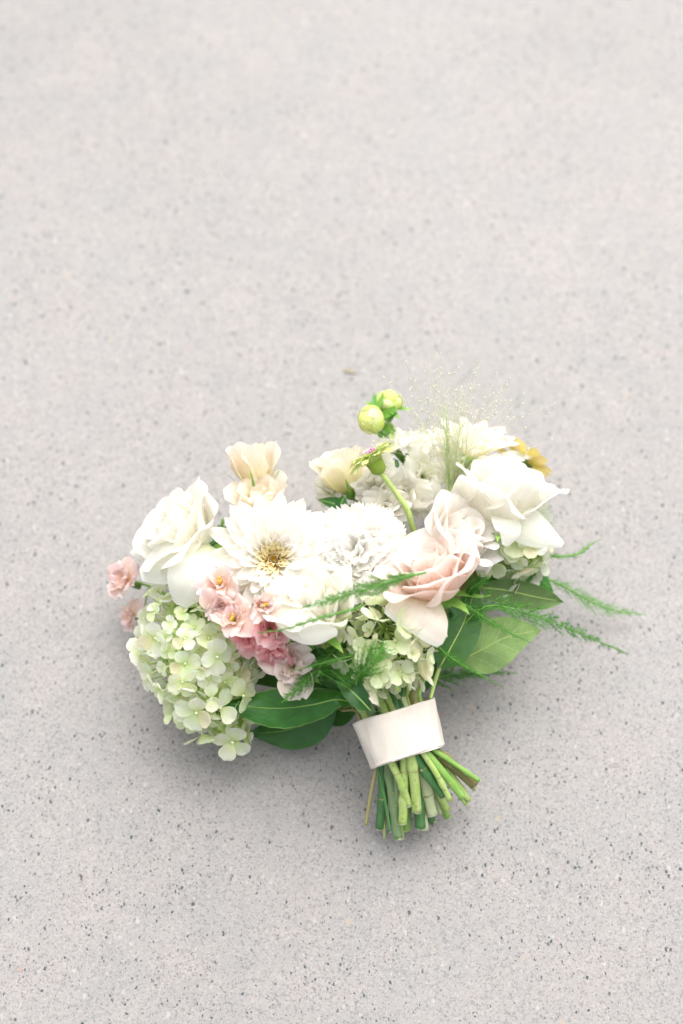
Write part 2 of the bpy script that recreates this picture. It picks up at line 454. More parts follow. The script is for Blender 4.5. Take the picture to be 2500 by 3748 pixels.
M['fern_stem'] = plain_mat('asparagus_fern_stem', (0.14, 0.33, 0.06), 0.45)
M['grass'] = plain_mat('explosion_grass_hair', (0.80, 0.85, 0.60), 0.5, trans=0.5)
M['grass_stem'] = plain_mat('explosion_grass_stalk', (0.55, 0.70, 0.30), 0.5, trans=0.4)
M['seed'] = plain_mat('explosion_grass_seed', (0.86, 0.87, 0.64), 0.5, trans=0.4)
M['stamen'] = plain_mat('yellow_stamen', (0.84, 0.60, 0.08), 0.55)
M['pinkcentre'] = plain_mat('mauve_zinnia_heart', (0.62, 0.28, 0.46), 0.6)
M['button'] = plain_mat('pale_floret_eye', (0.78, 0.80, 0.62), 0.6)
M['pedicel'] = plain_mat('pale_green_pedicel', (0.42, 0.56, 0.18), 0.5)
M['stem'] = stem_mat('stem_mid_green', (0.17, 0.37, 0.06), (0.36, 0.53, 0.15))
M['stem_lime'] = stem_mat('stem_lime_green', (0.34, 0.50, 0.11), (0.54, 0.63, 0.27), spots=(0.26, 0.28, 0.08))
M['stem_dark'] = stem_mat('stem_dark_green', (0.045, 0.155, 0.04), (0.10, 0.26, 0.08), rough=0.3)
M['stem_grey'] = stem_mat('stem_grey_green', (0.16, 0.26, 0.11), (0.30, 0.40, 0.21), rough=0.6)
M['stem_pale'] = stem_mat('stem_pale_green', (0.50, 0.58, 0.30), (0.66, 0.69, 0.46))
M['stem_brown'] = stem_mat('stem_woody_brown_green', (0.20, 0.23, 0.07), (0.26, 0.17, 0.07), rough=0.55, spots=(0.42, 0.36, 0.20))
M['stem_tan'] = stem_mat('stem_tan', (0.36, 0.38, 0.14), (0.44, 0.32, 0.16))
M['cut'] = plain_mat('stem_cut_face', (0.52, 0.55, 0.33), 0.7, var=0.3, scale=700)
M['cut_white'] = plain_mat('stem_cut_pith', (0.72, 0.70, 0.60), 0.75, var=0.2, scale=700)
M['bark'] = plain_mat('stem_cut_rim', (0.22, 0.19, 0.08), 0.6, var=0.4, scale=500)
M['scar'] = plain_mat('stem_leaf_scar', (0.34, 0.34, 0.13), 0.65, var=0.5, scale=900)
M['dry'] = plain_mat('dry_petal_flake', (0.34, 0.30, 0.22), 0.8, var=0.25, scale=400)
M['satin'] = satin_mat()
M['concrete'] = concrete_mat()

# ------------------------------------------------------------------ mesh helpers


def link_mesh(name, me, mat, parent=None, mw=None, color=None, kind=None):
    o = bpy.data.objects.new(name, me)
    COL.objects.link(o)
    if mat is not None and len(me.materials) == 0:
        me.materials.append(M[mat] if isinstance(mat, str) else mat)
    if parent is not None:
        o.parent = parent
    if mw is not None:
        o.matrix_local = mw
    if color is not None:
        o.color = (*color, 1)
    if kind:
        o['kind'] = kind
    return o


def make_mesh(name, V, F, UV=None, smooth=True):
    me = bpy.data.meshes.new(name)
    me.from_pydata([tuple(v) for v in V], [], [tuple(f) for f in F])
    if UV is not None:
        lay = me.uv_layers.new(name='UVMap')
        UV = np.asarray(UV, dtype=np.float32)
        idx = np.empty(len(me.loops), dtype=np.int32)
        me.loops.foreach_get('vertex_index', idx)
        lay.data.foreach_set('uv', UV[idx].ravel())
    if smooth:
        me.polygons.foreach_set('use_smooth', [True] * len(me.polygons))
    me.update()
    return me


def grid_faces(nu, nv):
    F = []
    for j in range(nv - 1):
        for i in range(nu - 1):
            a = j * nu + i
            F.append((a, a + 1, a + nu + 1, a + nu))
    return F


def sm(x):
    x = np.clip(x, 0, 1)
    return x * x * (3 - 2 * x)


def petal(L, W, phis, wfn, topfn=None, R=None, nu=9, nv=11, ruf=(0, 0, 0), roll=0.0, crease=0.0, twist=0.0):
    """one petal: base at the origin, x outward from the flower's axis, z along the axis.
    phis = lean from the axis (deg) from base to rim; R = radius of the cross curve"""
    T = np.linspace(0, 1, 64)
    ph = np.radians(np.interp(T, np.linspace(0, 1, len(phis)), phis))
    dt = L / 63
    r = np.concatenate([[0], np.cumsum(np.sin((ph[1:] + ph[:-1]) / 2) * dt)])
    z = np.concatenate([[0], np.cumsum(np.cos((ph[1:] + ph[:-1]) / 2) * dt)])
    S = np.linspace(-1, 1, nu)
    V, UV = [], []
    for t in np.linspace(0, 1, nv):
        for s in S:
            tt = t * (topfn(s) if topfn else 1.0)
            tt = min(max(tt, 0), 1)
            p = np.interp(tt, T, ph)
            rr = np.interp(tt, T, r)
            zz = np.interp(tt, T, z)
            hw = W * 0.5 * wfn(t)
            y = s * hw
            if R:
                th = y / R
                th = max(-2.6, min(2.6, th))
                y2 = R * math.sin(th)
                n = R * (1 - math.cos(th))
            else:
                y2, n = y, 0.0
            n -= roll * hw * (abs(s) ** 3) * sm(t * 1.4 - 0.4)
            n += ruf[0] * (sm((t - 0.3) / 0.7)) * math.sin(ruf[1] * s * 3.14159 + ruf[2]) * (0.35 + 0.65 * abs(s) ** 0.5 if ruf[1] < 4 else 1)
            n += crease * hw * (abs(s)) * t
            n += twist * s * hw * t
            nx, nz = -math.cos(p), math.sin(p)
            V.append((rr + nx * n, y2, zz + nz * n))
            UV.append((0.5 + 0.5 * s, tt))
    return V, grid_faces(nu, nv), UV


def w_rose(t):
    return (0.28 + 0.72 * sm(t / 0.62)) * (1 - 0.18 * t ** 5)


def top_rose(k=0.22, point=0.05):
    return lambda s: 1 - k * abs(s) ** 3 - point * (1 - (1 - abs(s)) ** 2)


def w_point(t):
    return max(0.16, min(1, (t / 0.55)) ** 0.8) * max(0.0, 1 - max(0, (t - 0.5) / 0.5) ** 2.2) ** 0.8 + 0.004


def w_round(t):
    return (0.10 + 0.90 * math.sin(min(1, t / 0.62) * math.pi / 2) ** 1.1) * max(0.0, 1 - max(0, (t - 0.55) / 0.45) ** 2.4) ** 0.55 + 0.003


def w_sepal(t):
    return (0.45 + 0.55 * math.sin(min(1, t / 0.35) * math.pi / 2)) * (1 - t ** 2.2) + 0.01


def catmull(P, n):
    P = [Vector(p) for p in P]
    if len(P) == 2:
        return [P[0].lerp(P[1], i / (n - 1)) for i in range(n)]
    Q = [P[0] * 2 - P[1]] + P + [P[-1] * 2 - P[-2]]
    segs = len(P) - 1
    out = []
    for i in range(n):
        u = i / (n - 1) * segs
        k = min(int(u), segs - 1)
        f = u - k
        a, b, c, d = Q[k:k + 4]
        out.append(0.5 * ((2 * b) + (c - a) * f + (2 * a - 5 * b + 4 * c - d) * f * f + (3 * b - a - 3 * c + d) * f ** 3))
    return out


def tube(path, rad, seg=8, caps=True, flat=1.0):
    """tube along world points; rad = list or number. returns V, F, UV (u round, v metres along)"""
    n = len(path)
    if not hasattr(rad, '__len__'):
        rad = [rad] * n
    V, F, UV = [], [], []
    up = Vector((0.13, 0.21, 1)).normalized()
    side = None
    v = 0.0
    for i, p in enumerate(path):
        tn = (path[min(i + 1, n - 1)] - path[max(i - 1, 0)]).normalized()
        if side is None:
            side = tn.cross(up)
            if side.length < 1e-3:
                side = tn.cross(Vector((1, 0, 0)))
        side = (side - tn * side.dot(tn)).normalized()
        up2 = side.cross(tn)
        if i:
            v += (p - path[i - 1]).length
        for k in range(seg):
            a = 2 * math.pi * k / seg
            V.append(p + side * (math.cos(a) * rad[i]) + up2 * (math.sin(a) * rad[i] * flat))
            UV.append((k / seg, v))
    for i in range(n - 1):
        for k in range(seg):
            a = i * seg + k
            b = i * seg + (k + 1) % seg
            F.append((a, b, b + seg, a + seg))
    if caps:
        F.append(tuple(range(seg))[::-1])
        F.append(tuple(range((n - 1) * seg, n * seg)))
    return V, F, UV


class Bag:
    """collects shapes of one part"""

    def __init__(self):
        self.V, self.F, self.UV = [], [], []

    def add(self, V, F, UV=None, mat=None):
        o = len(self.V)
        if mat is not None:
            V = [mat @ Vector(v) for v in V]
        self.V += [tuple(v) for v in V]
        self.F += [tuple(i + o for i in f) for f in F]
        self.UV += list(UV) if UV is not None else [(0.5, 0.5)] * len(V)

    def build(self, name, mat, parent=None, mw=None, kind=None, inv=None, color=None):
        V = self.V if inv is None else [inv @ Vector(v) for v in self.V]
        return link_mesh(name, make_mesh(name, V, self.F, self.UV), mat, parent, mw, color, kind)


def blob(bag, c, r, seg=6, rings=4, squash=(1, 1, 1), rot=None):
    V, F = [], []
    c = Vector(c)
    V.append(Vector((0, 0, 1)))
    for j in range(1, rings):
        a = math.pi * j / rings
        for k in range(seg):
            b = 2 * math.pi * k / seg
            V.append(Vector((math.sin(a) * math.cos(b), math.sin(a) * math.sin(b), math.cos(a))))
    V.append(Vector((0, 0, -1)))
    for k in range(seg):
        F.append((0, 1 + k, 1 + (k + 1) % seg))
    for j in range(rings - 2):
        for k in range(seg):
            a = 1 + j * seg + k
            b = 1 + j * seg + (k + 1) % seg
            F.append((a, a + seg, b + seg, b))
    last = len(V) - 1
    o = 1 + (rings - 2) * seg
    for k in range(seg):
        F.append((last, o + (k + 1) % seg, o + k))
    W_ = []
    for v in V:
        q = Vector((v.x * squash[0], v.y * squash[1], v.z * squash[2])) * r
        if rot is not None:
            q = rot @ q
        W_.append(q + c)
    bag.add(W_, F)


def orient(pos, d, roll=0.0, scale=1.0):
    q = Vector(d).to_track_quat('Z', 'Y').to_matrix().to_4x4()
    return Matrix.Translation(pos) @ q @ Matrix.Rotation(math.radians(roll), 4, 'Z') @ Matrix.Scale(scale, 4)


def thing(name, label, cat, mw, group=None):
    o = bpy.data.objects.new(name, None)
    o.empty_display_size = 0.01
    COL.objects.link(o)
    o.matrix_world = mw
    o['label'] = label
    o['category'] = cat
    if group:
        o['group'] = group
    o['_m'] = 1
    del o['_m']
    ROOTS[o.name] = mw.copy()
    return o


ROOTS = {}


def inv(o):
    return ROOTS[o.name].inverted()


def RZ(a):
    return Matrix.Rotation(math.radians(a), 4, 'Z')


def RY(a):
    return Matrix.Rotation(math.radians(a), 4, 'Y')


def RX(a):
    return Matrix.Rotation(math.radians(a), 4, 'X')


def TR(x, y, z):
    return Matrix.Translation((x, y, z))


def tint(rng, amt=0.04):
    k = 1 - rng.random() * amt
    return (k, k * (1 - rng.random() * amt * 0.4), k * (1 - rng.random() * amt * 0.8))


def sheet(root, name, P, widths, normal, mat, cup=0.0, wave=(0, 0, 0), nu=9, nv=22, asym=0.0, color=None, roll=0.0, jag=0.0):
    """a curved blade along world points P; widths = full widths (m) at even steps; normal = hint or list of hints"""
    C = catmull(P, nv)
    if not isinstance(normal, (list, tuple)):
        normal = [normal]
    nn = catmull(normal, nv) if len(normal) > 1 else [normal[0]] * nv
    wk = np.interp(np.linspace(0, 1, nv), np.linspace(0, 1, len(widths)), widths)
    # smooth the widths
    for _ in range(2):
        wk[1:-1] = (wk[:-2] + 2 * wk[1:-1] + wk[2:]) / 4
    V, UV = [], []
    iv = inv(root)
    for j in range(nv):
        t = j / (nv - 1)
        tn = (C[min(j + 1, nv - 1)] - C[max(j - 1, 0)]).normalized()
        side = tn.cross(Vector(nn[j])).normalized()
        n = side.cross(tn).normalized()
        for i in range(nu):
            s = -1 + 2 * i / (nu - 1)
            hw = wk[j] / 2
            off = cup * hw * s * s + wave[0] * math.sin(wave[1] * t * math.pi * 2 + wave[2] + (0.9 if s > 0 else 0)) * abs(s) ** 1.5
            off += roll * hw * (abs(s) ** 4)
            jj = 1 + (jag * (1 if (j % 2) else -1) if abs(s) > 0.99 else 0)
            p = C[j] + side * (s * hw * jj + asym * hw * (1 - s * s)) + n * off
            V.append(iv @ p)
            UV.append((0.5 + 0.5 * s, t))
    return link_mesh(name, make_mesh(name, V, grid_faces(nu, nv), UV), mat, root, None, color)


LEAFW = [0.05, 0.42, 0.74, 0.93, 1.0, 0.98, 0.90, 0.74, 0.50, 0.22, 0.0]


def leafw(wd, pinch=1.0):
    return [x * wd for x in LEAFW]


# ------------------------------------------------------------------ the setting
def build_ground():
    bag = Bag()
    n = 24
    ext = 30.0
    V, F, UV = [], [], []
    for j in range(n + 1):
        for i in range(n + 1):
            V.append((-ext / 2 + ext * i / n, -ext / 2 + ext * j / n, 0))
    for j in range(n):
        for i in range(n):
            a = j * (n + 1) + i
            F.append((a, a + 1, a + n + 2, a + n + 1))
    o = link_mesh('ground', make_mesh('ground', V, F), 'concrete')
    o['kind'] = 'structure'
    o['label'] = 'pale grey polished concrete floor flecked with dark stone chips'
    return o


build_ground()

# ------------------------------------------------------------------ the handle: ribbon and where the stems pass through it
RA = at(1437, 2601, 0.088)
RB = at(1490, 2761, 0.077)
AX = (RB - RA).normalized()
SIDE = (RIGHT - UPV * (-0.27)).normalized()
SIDE = (SIDE - AX * SIDE.dot(AX)).normalized()
NRM = SIDE.cross(AX).normalized()
if NRM.z < 0:
    NRM = -NRM
HWA, HWB, HT = 0.0398, 0.0360, 0.031


def handle(s, d, k, rad=0.003):
    """point in the handle: s -1..1 across, d 0 top .. 1 bottom, k 0 upper edge .. 1 lower edge of the ribbon"""
    c = RA.lerp(RB, k)
    hw = HWA + (HWB - HWA) * k - rad - 0.004
    h = (1 - 2 * d) * (HT - rad - 0.004)
    lim = math.sqrt(max(0.0, 1 - min(1, abs(h) / (HT - rad - 0.0035)) ** 2))
    s = max(-lim, min(lim, s))
    return c + SIDE * (s * hw) + NRM * h


def build_ribbon():
    t = thing('ribbon_wrap', 'ivory satin ribbon wrapped round the green stems', 'ribbon', orient(RA.lerp(RB, 0.5), -AX))
    rng = random.Random(4)
    nseg, nl = 72, 15
    bag = Bag()
    for side_k, off in ((0, 0.0), (1, -0.0007)):
        V, UV = [], []
        for j in range(nl):
            k = j / (nl - 1)
            kk = -0.01 + 1.02 * k
            c = RA.lerp(RB, kk)
            hw = HWA + (HWB - HWA) * k + off
            ht = HT + off
            flare = 0.0
            for i in range(nseg):
                a = 2 * math.pi * i / nseg
                fold = 0.0006 * math.sin(3 * a + 1.5 + 1.3 * k) + 0.0004 * math.sin(7 * a + 4 * k + 0.6) + 0.0003 * math.sin(13 * a - 6.0 * k) 
                ca, sa = math.cos(a), math.sin(a)
                q = 0.80
                x = math.copysign(abs(ca) ** q, ca) * (hw + fold + flare)
                y = math.copysign(abs(sa) ** q, sa) * (ht + fold + flare)
                # the edges dip and rise a little as cloth does
                lift = AX * (0.0010 * math.sin(2 * a + 0.4 + 1.0 * k) + 0.0004 * math.sin(5 * a))
                V.append(c + SIDE * x + NRM * y + lift)
                UV.append((i / nseg, k * 0.045))
        F = []
        for j in range(nl - 1):
            for i in range(nseg):
                a = j * nseg + i
                b = j * nseg + (i + 1) % nseg
                F.append((a, b, b + nseg, a + nseg) if side_k == 0 else (a, a + nseg, b + nseg, b))
        bag.add(V, F, UV)
    # join the outer and the inner wall at both edges
    o2 = nseg * nl
    for j in (0, nl - 1):
        for i in range(nseg):
            a = j * nseg + i
            b = j * nseg + (i + 1) % nseg
            bag.F.append((a, a + o2, b + o2, b))
    bag.build('band', 'satin', t, inv=inv(t))
    # the turn of ribbon below shows as a thin lip along the lower edge
    bag = Bag()
    V, UV = [], []
    for j in range(4):
        k = 0.955 + 0.025 * j
        c = RA.lerp(RB, k + 0.012)
        hw = HWB - 0.0011
        for i in range(nseg + 1):
            a = 2 * math.pi * i / nseg
            ca, sa = math.cos(a), math.sin(a)
            V.append(c + SIDE * (math.copysign(abs(ca) ** 0.8, ca) * hw) + NRM * (math.copysign(abs(sa) ** 0.8, sa) * (HT - 0.0011)) + AX * (0.0010 * math.sin(2 * a + 0.9)))
            UV.append((i / nseg, k * 0.045))
    bag.add(V, grid_faces(nseg + 1, 4), UV)
    bag.build('under_turn', 'satin', t, inv=inv(t))
    # free end of the ribbon, lapped along the underside
    bag = Bag()
    V, UV = [], []
    for j in range(9):
        k = j / 8
        c = RA.lerp(RB, 0.01 + 0.98 * k)
        hw = HWA + (HWB - HWA) * k + 0.0012
        for i in range(10):
            a = math.radians(225 + 7 * i)
            V.append(c + SIDE * (math.cos(a) * hw * 1.0) + NRM * (math.sin(a) * (HT + 0.0022)))
            UV.append((i / 9, k * 0.045))
    bag.add(V, grid_faces(10, 9), UV)
    bag.build('lapped_end', 'satin', t, inv=inv(t))
    return t


build_ribbon()

# stem ends below the ribbon, read off the close-up: start x, start y, end x, end y, radius in zoom pixels, depth 0 top..1 bottom, end height
ZK = 600 / 1568.0


def zs(X, Y):
    return 1200 + X * ZK, 2400 + Y * ZK


#        sx    sy    ex    ey   r   d     zend  material   cut
ENDS = {
    'a': (560, 985, 800, 1395, 13, 0.03, 0.072, 'stem_pale', 'cut'),
    'b': (480, 1010, 775, 1425, 31, 0.08, 0.060, 'stem_lime', 'cut_white'),
    'c': (705, 920, 715, 1600, 37, 0.16, 0.047, 'stem_lime', 'cut'),
    'd': (785, 900, 850, 1480, 41, 0.06, 0.055, 'stem_lime', 'cut'),
    'e': (850, 940, 1105, 1335, 39, 0.14, 0.064, 'stem_dark', 'cut'),
    'f': (920, 870, 1170, 1380, 24, 0.05, 0.066, 'stem', 'cut'),
    'g': (985, 860, 1295, 1360, 31, 0.08, 0.066, 'stem', 'cut'),
    'h': (1060, 910, 1395, 1225, 44, 0.30, 0.050, 'stem_brown', 'cut'),
    'i': (1060, 860, 1445, 1195, 20, 0.16, 0.062, 'stem', 'cut'),
    'j': (1040, 930, 1350, 1380, 27, 0.40, 0.040, 'stem_lime', 'cut'),
    'k': (980, 930, 1325, 1430, 15, 0.45, 0.036, 'stem_lime', 'cut'),
    'l': (1080, 920, 1400, 1280, 17, 0.55, 0.030, 'stem_lime', 'cut'),
    'm': (900, 950, 1000, 1515, 44, 0.40, 0.036, 'stem_pale', 'cut'),
    'n': (880, 950, 1140, 1475, 31, 0.60, 0.026, 'stem_lime', 'cut'),
    'o': (900, 960, 1145, 1545, 30, 0.85, 0.012, 'stem', 'cut'),
    'p': (830, 960, 885, 1640, 44, 0.45, 0.030, 'stem_dark', 'cut'),
    'q': (860, 960, 930, 1660, 32, 0.66, 0.022, 'stem_pale', 'cut'),
    'r': (870, 960, 995, 1590, 34, 0.90, 0.012, 'stem_dark', 'cut'),
    's': (510, 1010, 670, 1740, 39, 0.50, 0.030, 'stem_grey', 'cut'),
    't': (420, 1040, 595, 1685, 12, 0.35, 0.050, 'stem_dark', 'cut'),
    'u': (415, 1060, 362, 1625, 15, 0.60, 0.020, 'stem_tan', 'cut_white'),
    'v': (450, 1050, 495, 1645, 36, 0.62, 0.018, 'stem_dark', 'cut'),
    'w': (620, 980, 655, 1640, 29, 0.42, 0.034, 'stem_grey', 'bark'),
    'x': (680, 950, 700, 1745, 27, 0.72, 0.010, 'stem_lime', 'cut_white'),
    'y': (740, 930, 760, 1665, 31, 0.70, 0.016, 'stem', 'cut'),
    'z': (480, 1030, 540, 1745, 10, 0.78, 0.012, 'stem_lime', 'cut'),
    'A': (500, 1030, 520, 1650, 31, 0.86, 0.010, 'stem_brown', 'cut'),
    'B': (700, 950, 880, 1560, 22, 0.80, 0.012, 'stem_tan', 'cut'),
    'C': (960, 920, 1075, 1500, 20, 0.75, 0.020, 'stem_pale', 'cut'),
    'D': (640, 960, 600, 1600, 24, 0.92, 0.009, 'stem_dark', 'cut'),
}


def add_stem(root, key, head, d=None, r_top=None, via=(), name='stem', mat=None):
    """the stem from the flower's base through the ribbon to its cut end; a part of the flower"""
    sx, sy, ex, ey, r, dep, ze, m, cut = ENDS[key]
    rng = random.Random('stem' + key)
    rad = r * 1.16 * ZK / 3890
    px, py = zs(sx, sy)
    # across the handle: from the photo position where the stem leaves the ribbon
    pB0 = at(px, py, RB.z)
    s = (pB0 - RB).dot(SIDE) / HWB
    B_ = handle(max(-1, min(1, s)), dep, 1.0, rad)
    A_ = handle(max(-1, min(1, s * 0.9 + rng.uniform(-0.15, 0.15))), min(0.95, max(0.48, dep + rng.uniform(-0.1, 0.1))), 0.0, rad)
    E_ = at(*zs(ex, ey), max(ze, rad * 1.02))
    head = Vector(head)
    pts = [head]
    if d is not None:
        pts.append(head - Vector(d) * 0.018)
    pts += [Vector(v) for v in via]
    if not via and (A_ - head).length > 0.09:
        out = A_ + (head - A_) * 0.38 + (RA - RB).normalized() * 0.02 - NRM * 0.030
        pts.append(out)
    pts += [A_ - AX * 0.006]
    P = catmull(pts, 22)
    P += [A_.lerp(B_, q) for q in (0.05, 0.35, 0.68, 1.0)]
    P += catmull([B_, B_.lerp(E_, 0.5) + NRM * rng.uniform(-0.001, 0.002) + SIDE * rng.uniform(-0.0015, 0.0015), E_], 16)[1:]
    n = len(P)
    rt = r_top if r_top else rad * 0.8
    rr = [rt + (rad - rt) * sm(i / 22) for i in range(n)]
    # a node: the stem swells to a ring where a leaf was taken off
    if rad > 0.002:
        kn = rng.randint(28, 37)
        for q, f in ((-1, 1.10), (0, 1.24), (1, 1.08)):
            rr[kn + q] *= f
    rr[-1] *= 1.04
    V, F, UV = tube(P, rr, seg=12 if rad > 0.002 else 8)
    bag = Bag()
    bag.add(V, F, UV)
    if key == 'a':                                        # thorn stub
        c = P[-8]
        tv, tf, tuv = tube([c, c + SIDE * 0.003 + NRM * 0.0015], [0.0016, 0.0002], seg=6)
        bag.add(tv, tf, tuv)
    st = bag.build(name, mat or m, root, inv=inv(root))
    if rad > 0.0026:
        iv0 = inv(root)
        kn2 = rng.randint(28, 35)
        c0 = P[kn2]
        tn0 = (P[kn2 + 1] - P[kn2 - 1]).normalized()
        up0 = (NRM - tn0 * NRM.dot(tn0)).normalized()
        sd0 = tn0.cross(up0)
        aa = rng.uniform(-0.9, 0.9)
        dr0 = up0 * math.cos(aa) + sd0 * math.sin(aa)
        bg2 = Bag()
        blob(bg2, c0 + dr0 * rr[kn2] * 0.92, rad * 0.42, 7, 5, (1.0, 0.75, 0.5), dr0.to_track_quat('Z', 'Y'))
        V, F, UV = tube([c0 - tn0 * 0.0004, c0 + tn0 * 0.0004], [rr[kn2] * 1.03] * 2, seg=12, caps=False)
        bg2.add(V, F, UV)
        link_mesh('leaf_scar', make_mesh('leaf_scar', [iv0 @ Vector(v) for v in bg2.V], bg2.F, bg2.UV), 'scar', st)
    # cut face, slightly slanting
    tn = (P[-1] - P[-2]).normalized()
    tilt = (tn + Vector((rng.uniform(-.25, .25), rng.uniform(-.25, .25), rng.uniform(-.1, .3)))).normalized()
    q = tilt.to_track_quat('Z', 'Y')
    V, F, UV = [], [], []
    seg = 12
    for ring, (k, h) in enumerate(((1.03, -0.2), (1.05, 0.10), (0.9, 0.22), (0.45, 0.12))):
        for i in range(seg):
            a = 2 * math.pi * i / seg
            j = 1 + 0.08 * rng.uniform(-1, 1) if ring in (1, 2) else 1
            V.append(P[-1] + q @ Vector((math.cos(a) * rad * k * j, math.sin(a) * rad * k * j, h * rad)))
            UV.append((i / seg, 0))
    V.append(P[-1] + q @ Vector((0, 0, 0.08 * rad)))
    UV.append((0.5, 0))
    for ring in range(3):
        for i in range(seg):
            a = ring * seg + i
            b = ring * seg + (i + 1) % seg
            F.append((a, b, b + seg, a + seg))
    for i in range(seg):
        F.append((3 * seg + i, 3 * seg + (i + 1) % seg, 4 * seg))
    iv = inv(root)
    ce = link_mesh('cut_end', make_mesh('cut_end', [iv @ v for v in V], F, UV), cut, st)
    return P


# ------------------------------------------------------------------ flower builders
def build_rose(label, pos, d, s, mat, seed, n=27, openness=1.0, roll=0, key=None, group=None, calyx=True, flat=0.0, droop=0.0, via=()):
    """rose: bud of wrapped petals inside, wide cupped petals with reflexed rims outside. pos = middle of the cup, s = cup radius"""
    rng = random.Random(seed)
    d = Vector(d)
    base = Vector(pos) - d * (s * 0.55)
    mw = orient(base, d, roll)
    t = thing('rose', label, 'rose', mw, group)
    for i in range(n):
        f = i / (n - 1)
        g = f ** (1.25 / openness)
        A = np.array([18, 4, -7, -12, -6])
        B = np.array([86, 46, 20 + 22 * flat + 10 * openness, 34 + 26 * flat + 14 * openness, 84 + 26 * openness])
        phis = A * (1 - g) + B * g + rng.uniform(-6, 6) * np.array([0, .4, 1, 1, 1])
        if f > 0.75:
            phis = phis + droop * np.array([0, .2, .6, 1, 1]) * rng.random()
        L = s * (0.90 + 0.55 * f) * rng.uniform(0.95, 1.05)
        W = s * (0.55 + 1.20 * f ** 0.8)
        rb = s * (0.02 + 0.10 * f)
        R = s * (0.16 + 0.85 * f ** 0.9)
        big = f > 0.3
        V, F, UV = petal(L, W, phis, w_rose, top_rose(0.30 + 0.16 * rng.random(), 0.02 + 0.06 * rng.random() * f), R=R,
                         nu=15 if big else 9, nv=16 if big else 10,
                         ruf=(s * (0.010 + 0.045 * f) * rng.uniform(0.4, 1.3), rng.choice((0.7, 1.1, 1.6, 2.1)), rng.uniform(0, 6)),
                         roll=(0.10 + 0.42 * f) * rng.uniform(0.3, 1.2), twist=rng.uniform(-.12, .12) * f)
        me = make_mesh('rose_petal', V, F, UV)
        m = RZ(i * 137.5 + rng.uniform(-10, 10)) @ TR(rb, 0, s * 0.04 * (1 - f)) @ RY(rng.uniform(-3, 3))
        link_mesh('petal', me, mat, t, m, tint(rng))
    if calyx:
        bag = Bag()
        blob(bag, (0, 0, -s * 0.10), s * 0.20, 10, 6, (1, 1, 1.1))
        bag.build('calyx', 'sepal', t)
        for k in range(5):
            V, F, UV = petal(s * 0.85, s * 0.26, [100, 80, 72, 95, 140] if k % 2 else [110, 120, 130, 120, 100], w_sepal, R=s * 0.25, nu=5, nv=9)
            link_mesh('sepal', make_mesh('sepal', V, F, UV), 'sepal', t, RZ(72 * k + 20) @ TR(s * 0.12, 0, -s * 0.08))
    if key:
        add_stem(t, key, base - d * (s * 0.2), d, via=via)
    return t


def build_dahlia(label, pos, d, s, seed, n=120, mat='dahlia', roll=0, key=None, heart=True, open_=1.0):
    rng = random.Random(seed)
    d = Vector(d)
    base = Vector(pos) - d * s * 0.25
    t = thing('dahlia', label, 'dahlia', orient(base, d, roll))
    for i in range(n):
        f = 1 - i / (n - 1)                  # 1 outside .. 0 heart
        ang = i * 137.508 + rng.uniform(-5, 5)
        if f > 0.5:
            h = (f - 0.5) / 0.5
            L = s * (0.52 + 0.52 * h ** 0.8) * rng.uniform(0.92, 1.06)
            W = s * (0.24 + 0.13 * h)
            ph0 = 30 + 52 * h
            phis = [ph0 + 8, ph0 + 2, ph0 + 6, ph0 + 14, ph0 + 16 + rng.uniform(-14, 12)]
            R = W * (0.42 + 0.35 * h)
            V, F, UV = petal(L, W, phis, w_point, None, R=R, nu=7, nv=11, ruf=(W * 0.05, 1.2, rng.uniform(0, 6)), roll=0.10 * h)
            m_ = mat
            rb = s * (0.14 + 0.05 * h)
            zb = s * (0.20 - 0.20 * h)
        else:
            h = f / 0.5
            L = s * (0.17 + 0.34 * h) * rng.uniform(0.9, 1.1)
            W = s * (0.09 + 0.12 * h)
            ph0 = 4 + 30 * h
            phis = [ph0 + 10, ph0 - 6, ph0 + 2, ph0 + 20 * h, ph0 + 50 * h + rng.uniform(-20, 30)]
            R = W * 0.34
            V, F, UV = petal(L, W, phis, lambda q: w_round(q) * 0.9 + 0.1, None, R=R, nu=7, nv=8)
            m_ = ('dahlia_core' if h < 0.62 else mat) if heart else mat
            rb = s * (0.03 + 0.17 * h)
            zb = s * (0.16 + 0.06 * (1 - h)) - s * 0.10 * (1 - h) ** 2
        link_mesh('petal', make_mesh('dahlia_petal', V, F, UV), m_, t, RZ(ang) @ TR(rb, 0, zb) @ RX(rng.uniform(-7, 7)), tint(rng, 0.05))
    bag = Bag()
    blob(bag, (0, 0, 0.0), s * 0.17, 12, 6, (1, 1, 0.9))
    bag.build('receptacle', 'sepal', t)
    if heart:
        bag = Bag()
        for k in range(22):
            a, r = k * 2.39996, s * 0.055 * math.sqrt(k / 22)
            blob(bag, (r * math.cos(a), r * math.sin(a), s * (0.15 + 0.05 * rng.random())), s * 0.016, 5, 4, (1, 1, 2.2))
        bag.build('heart', 'stamen', t, kind='stuff')
    for k in range(6):
        V, F, UV = petal(s * 0.4, s * 0.2, [100, 105, 110, 120, 130], w_sepal, R=s * 0.3, nu=5, nv=7)
        link_mesh('sepal', make_mesh('sepal', V, F, UV), 'sepal', t, RZ(60 * k) @ TR(s * 0.12, 0, -s * 0.06))
    if key:
        add_stem(t, key, base, d)
    return t


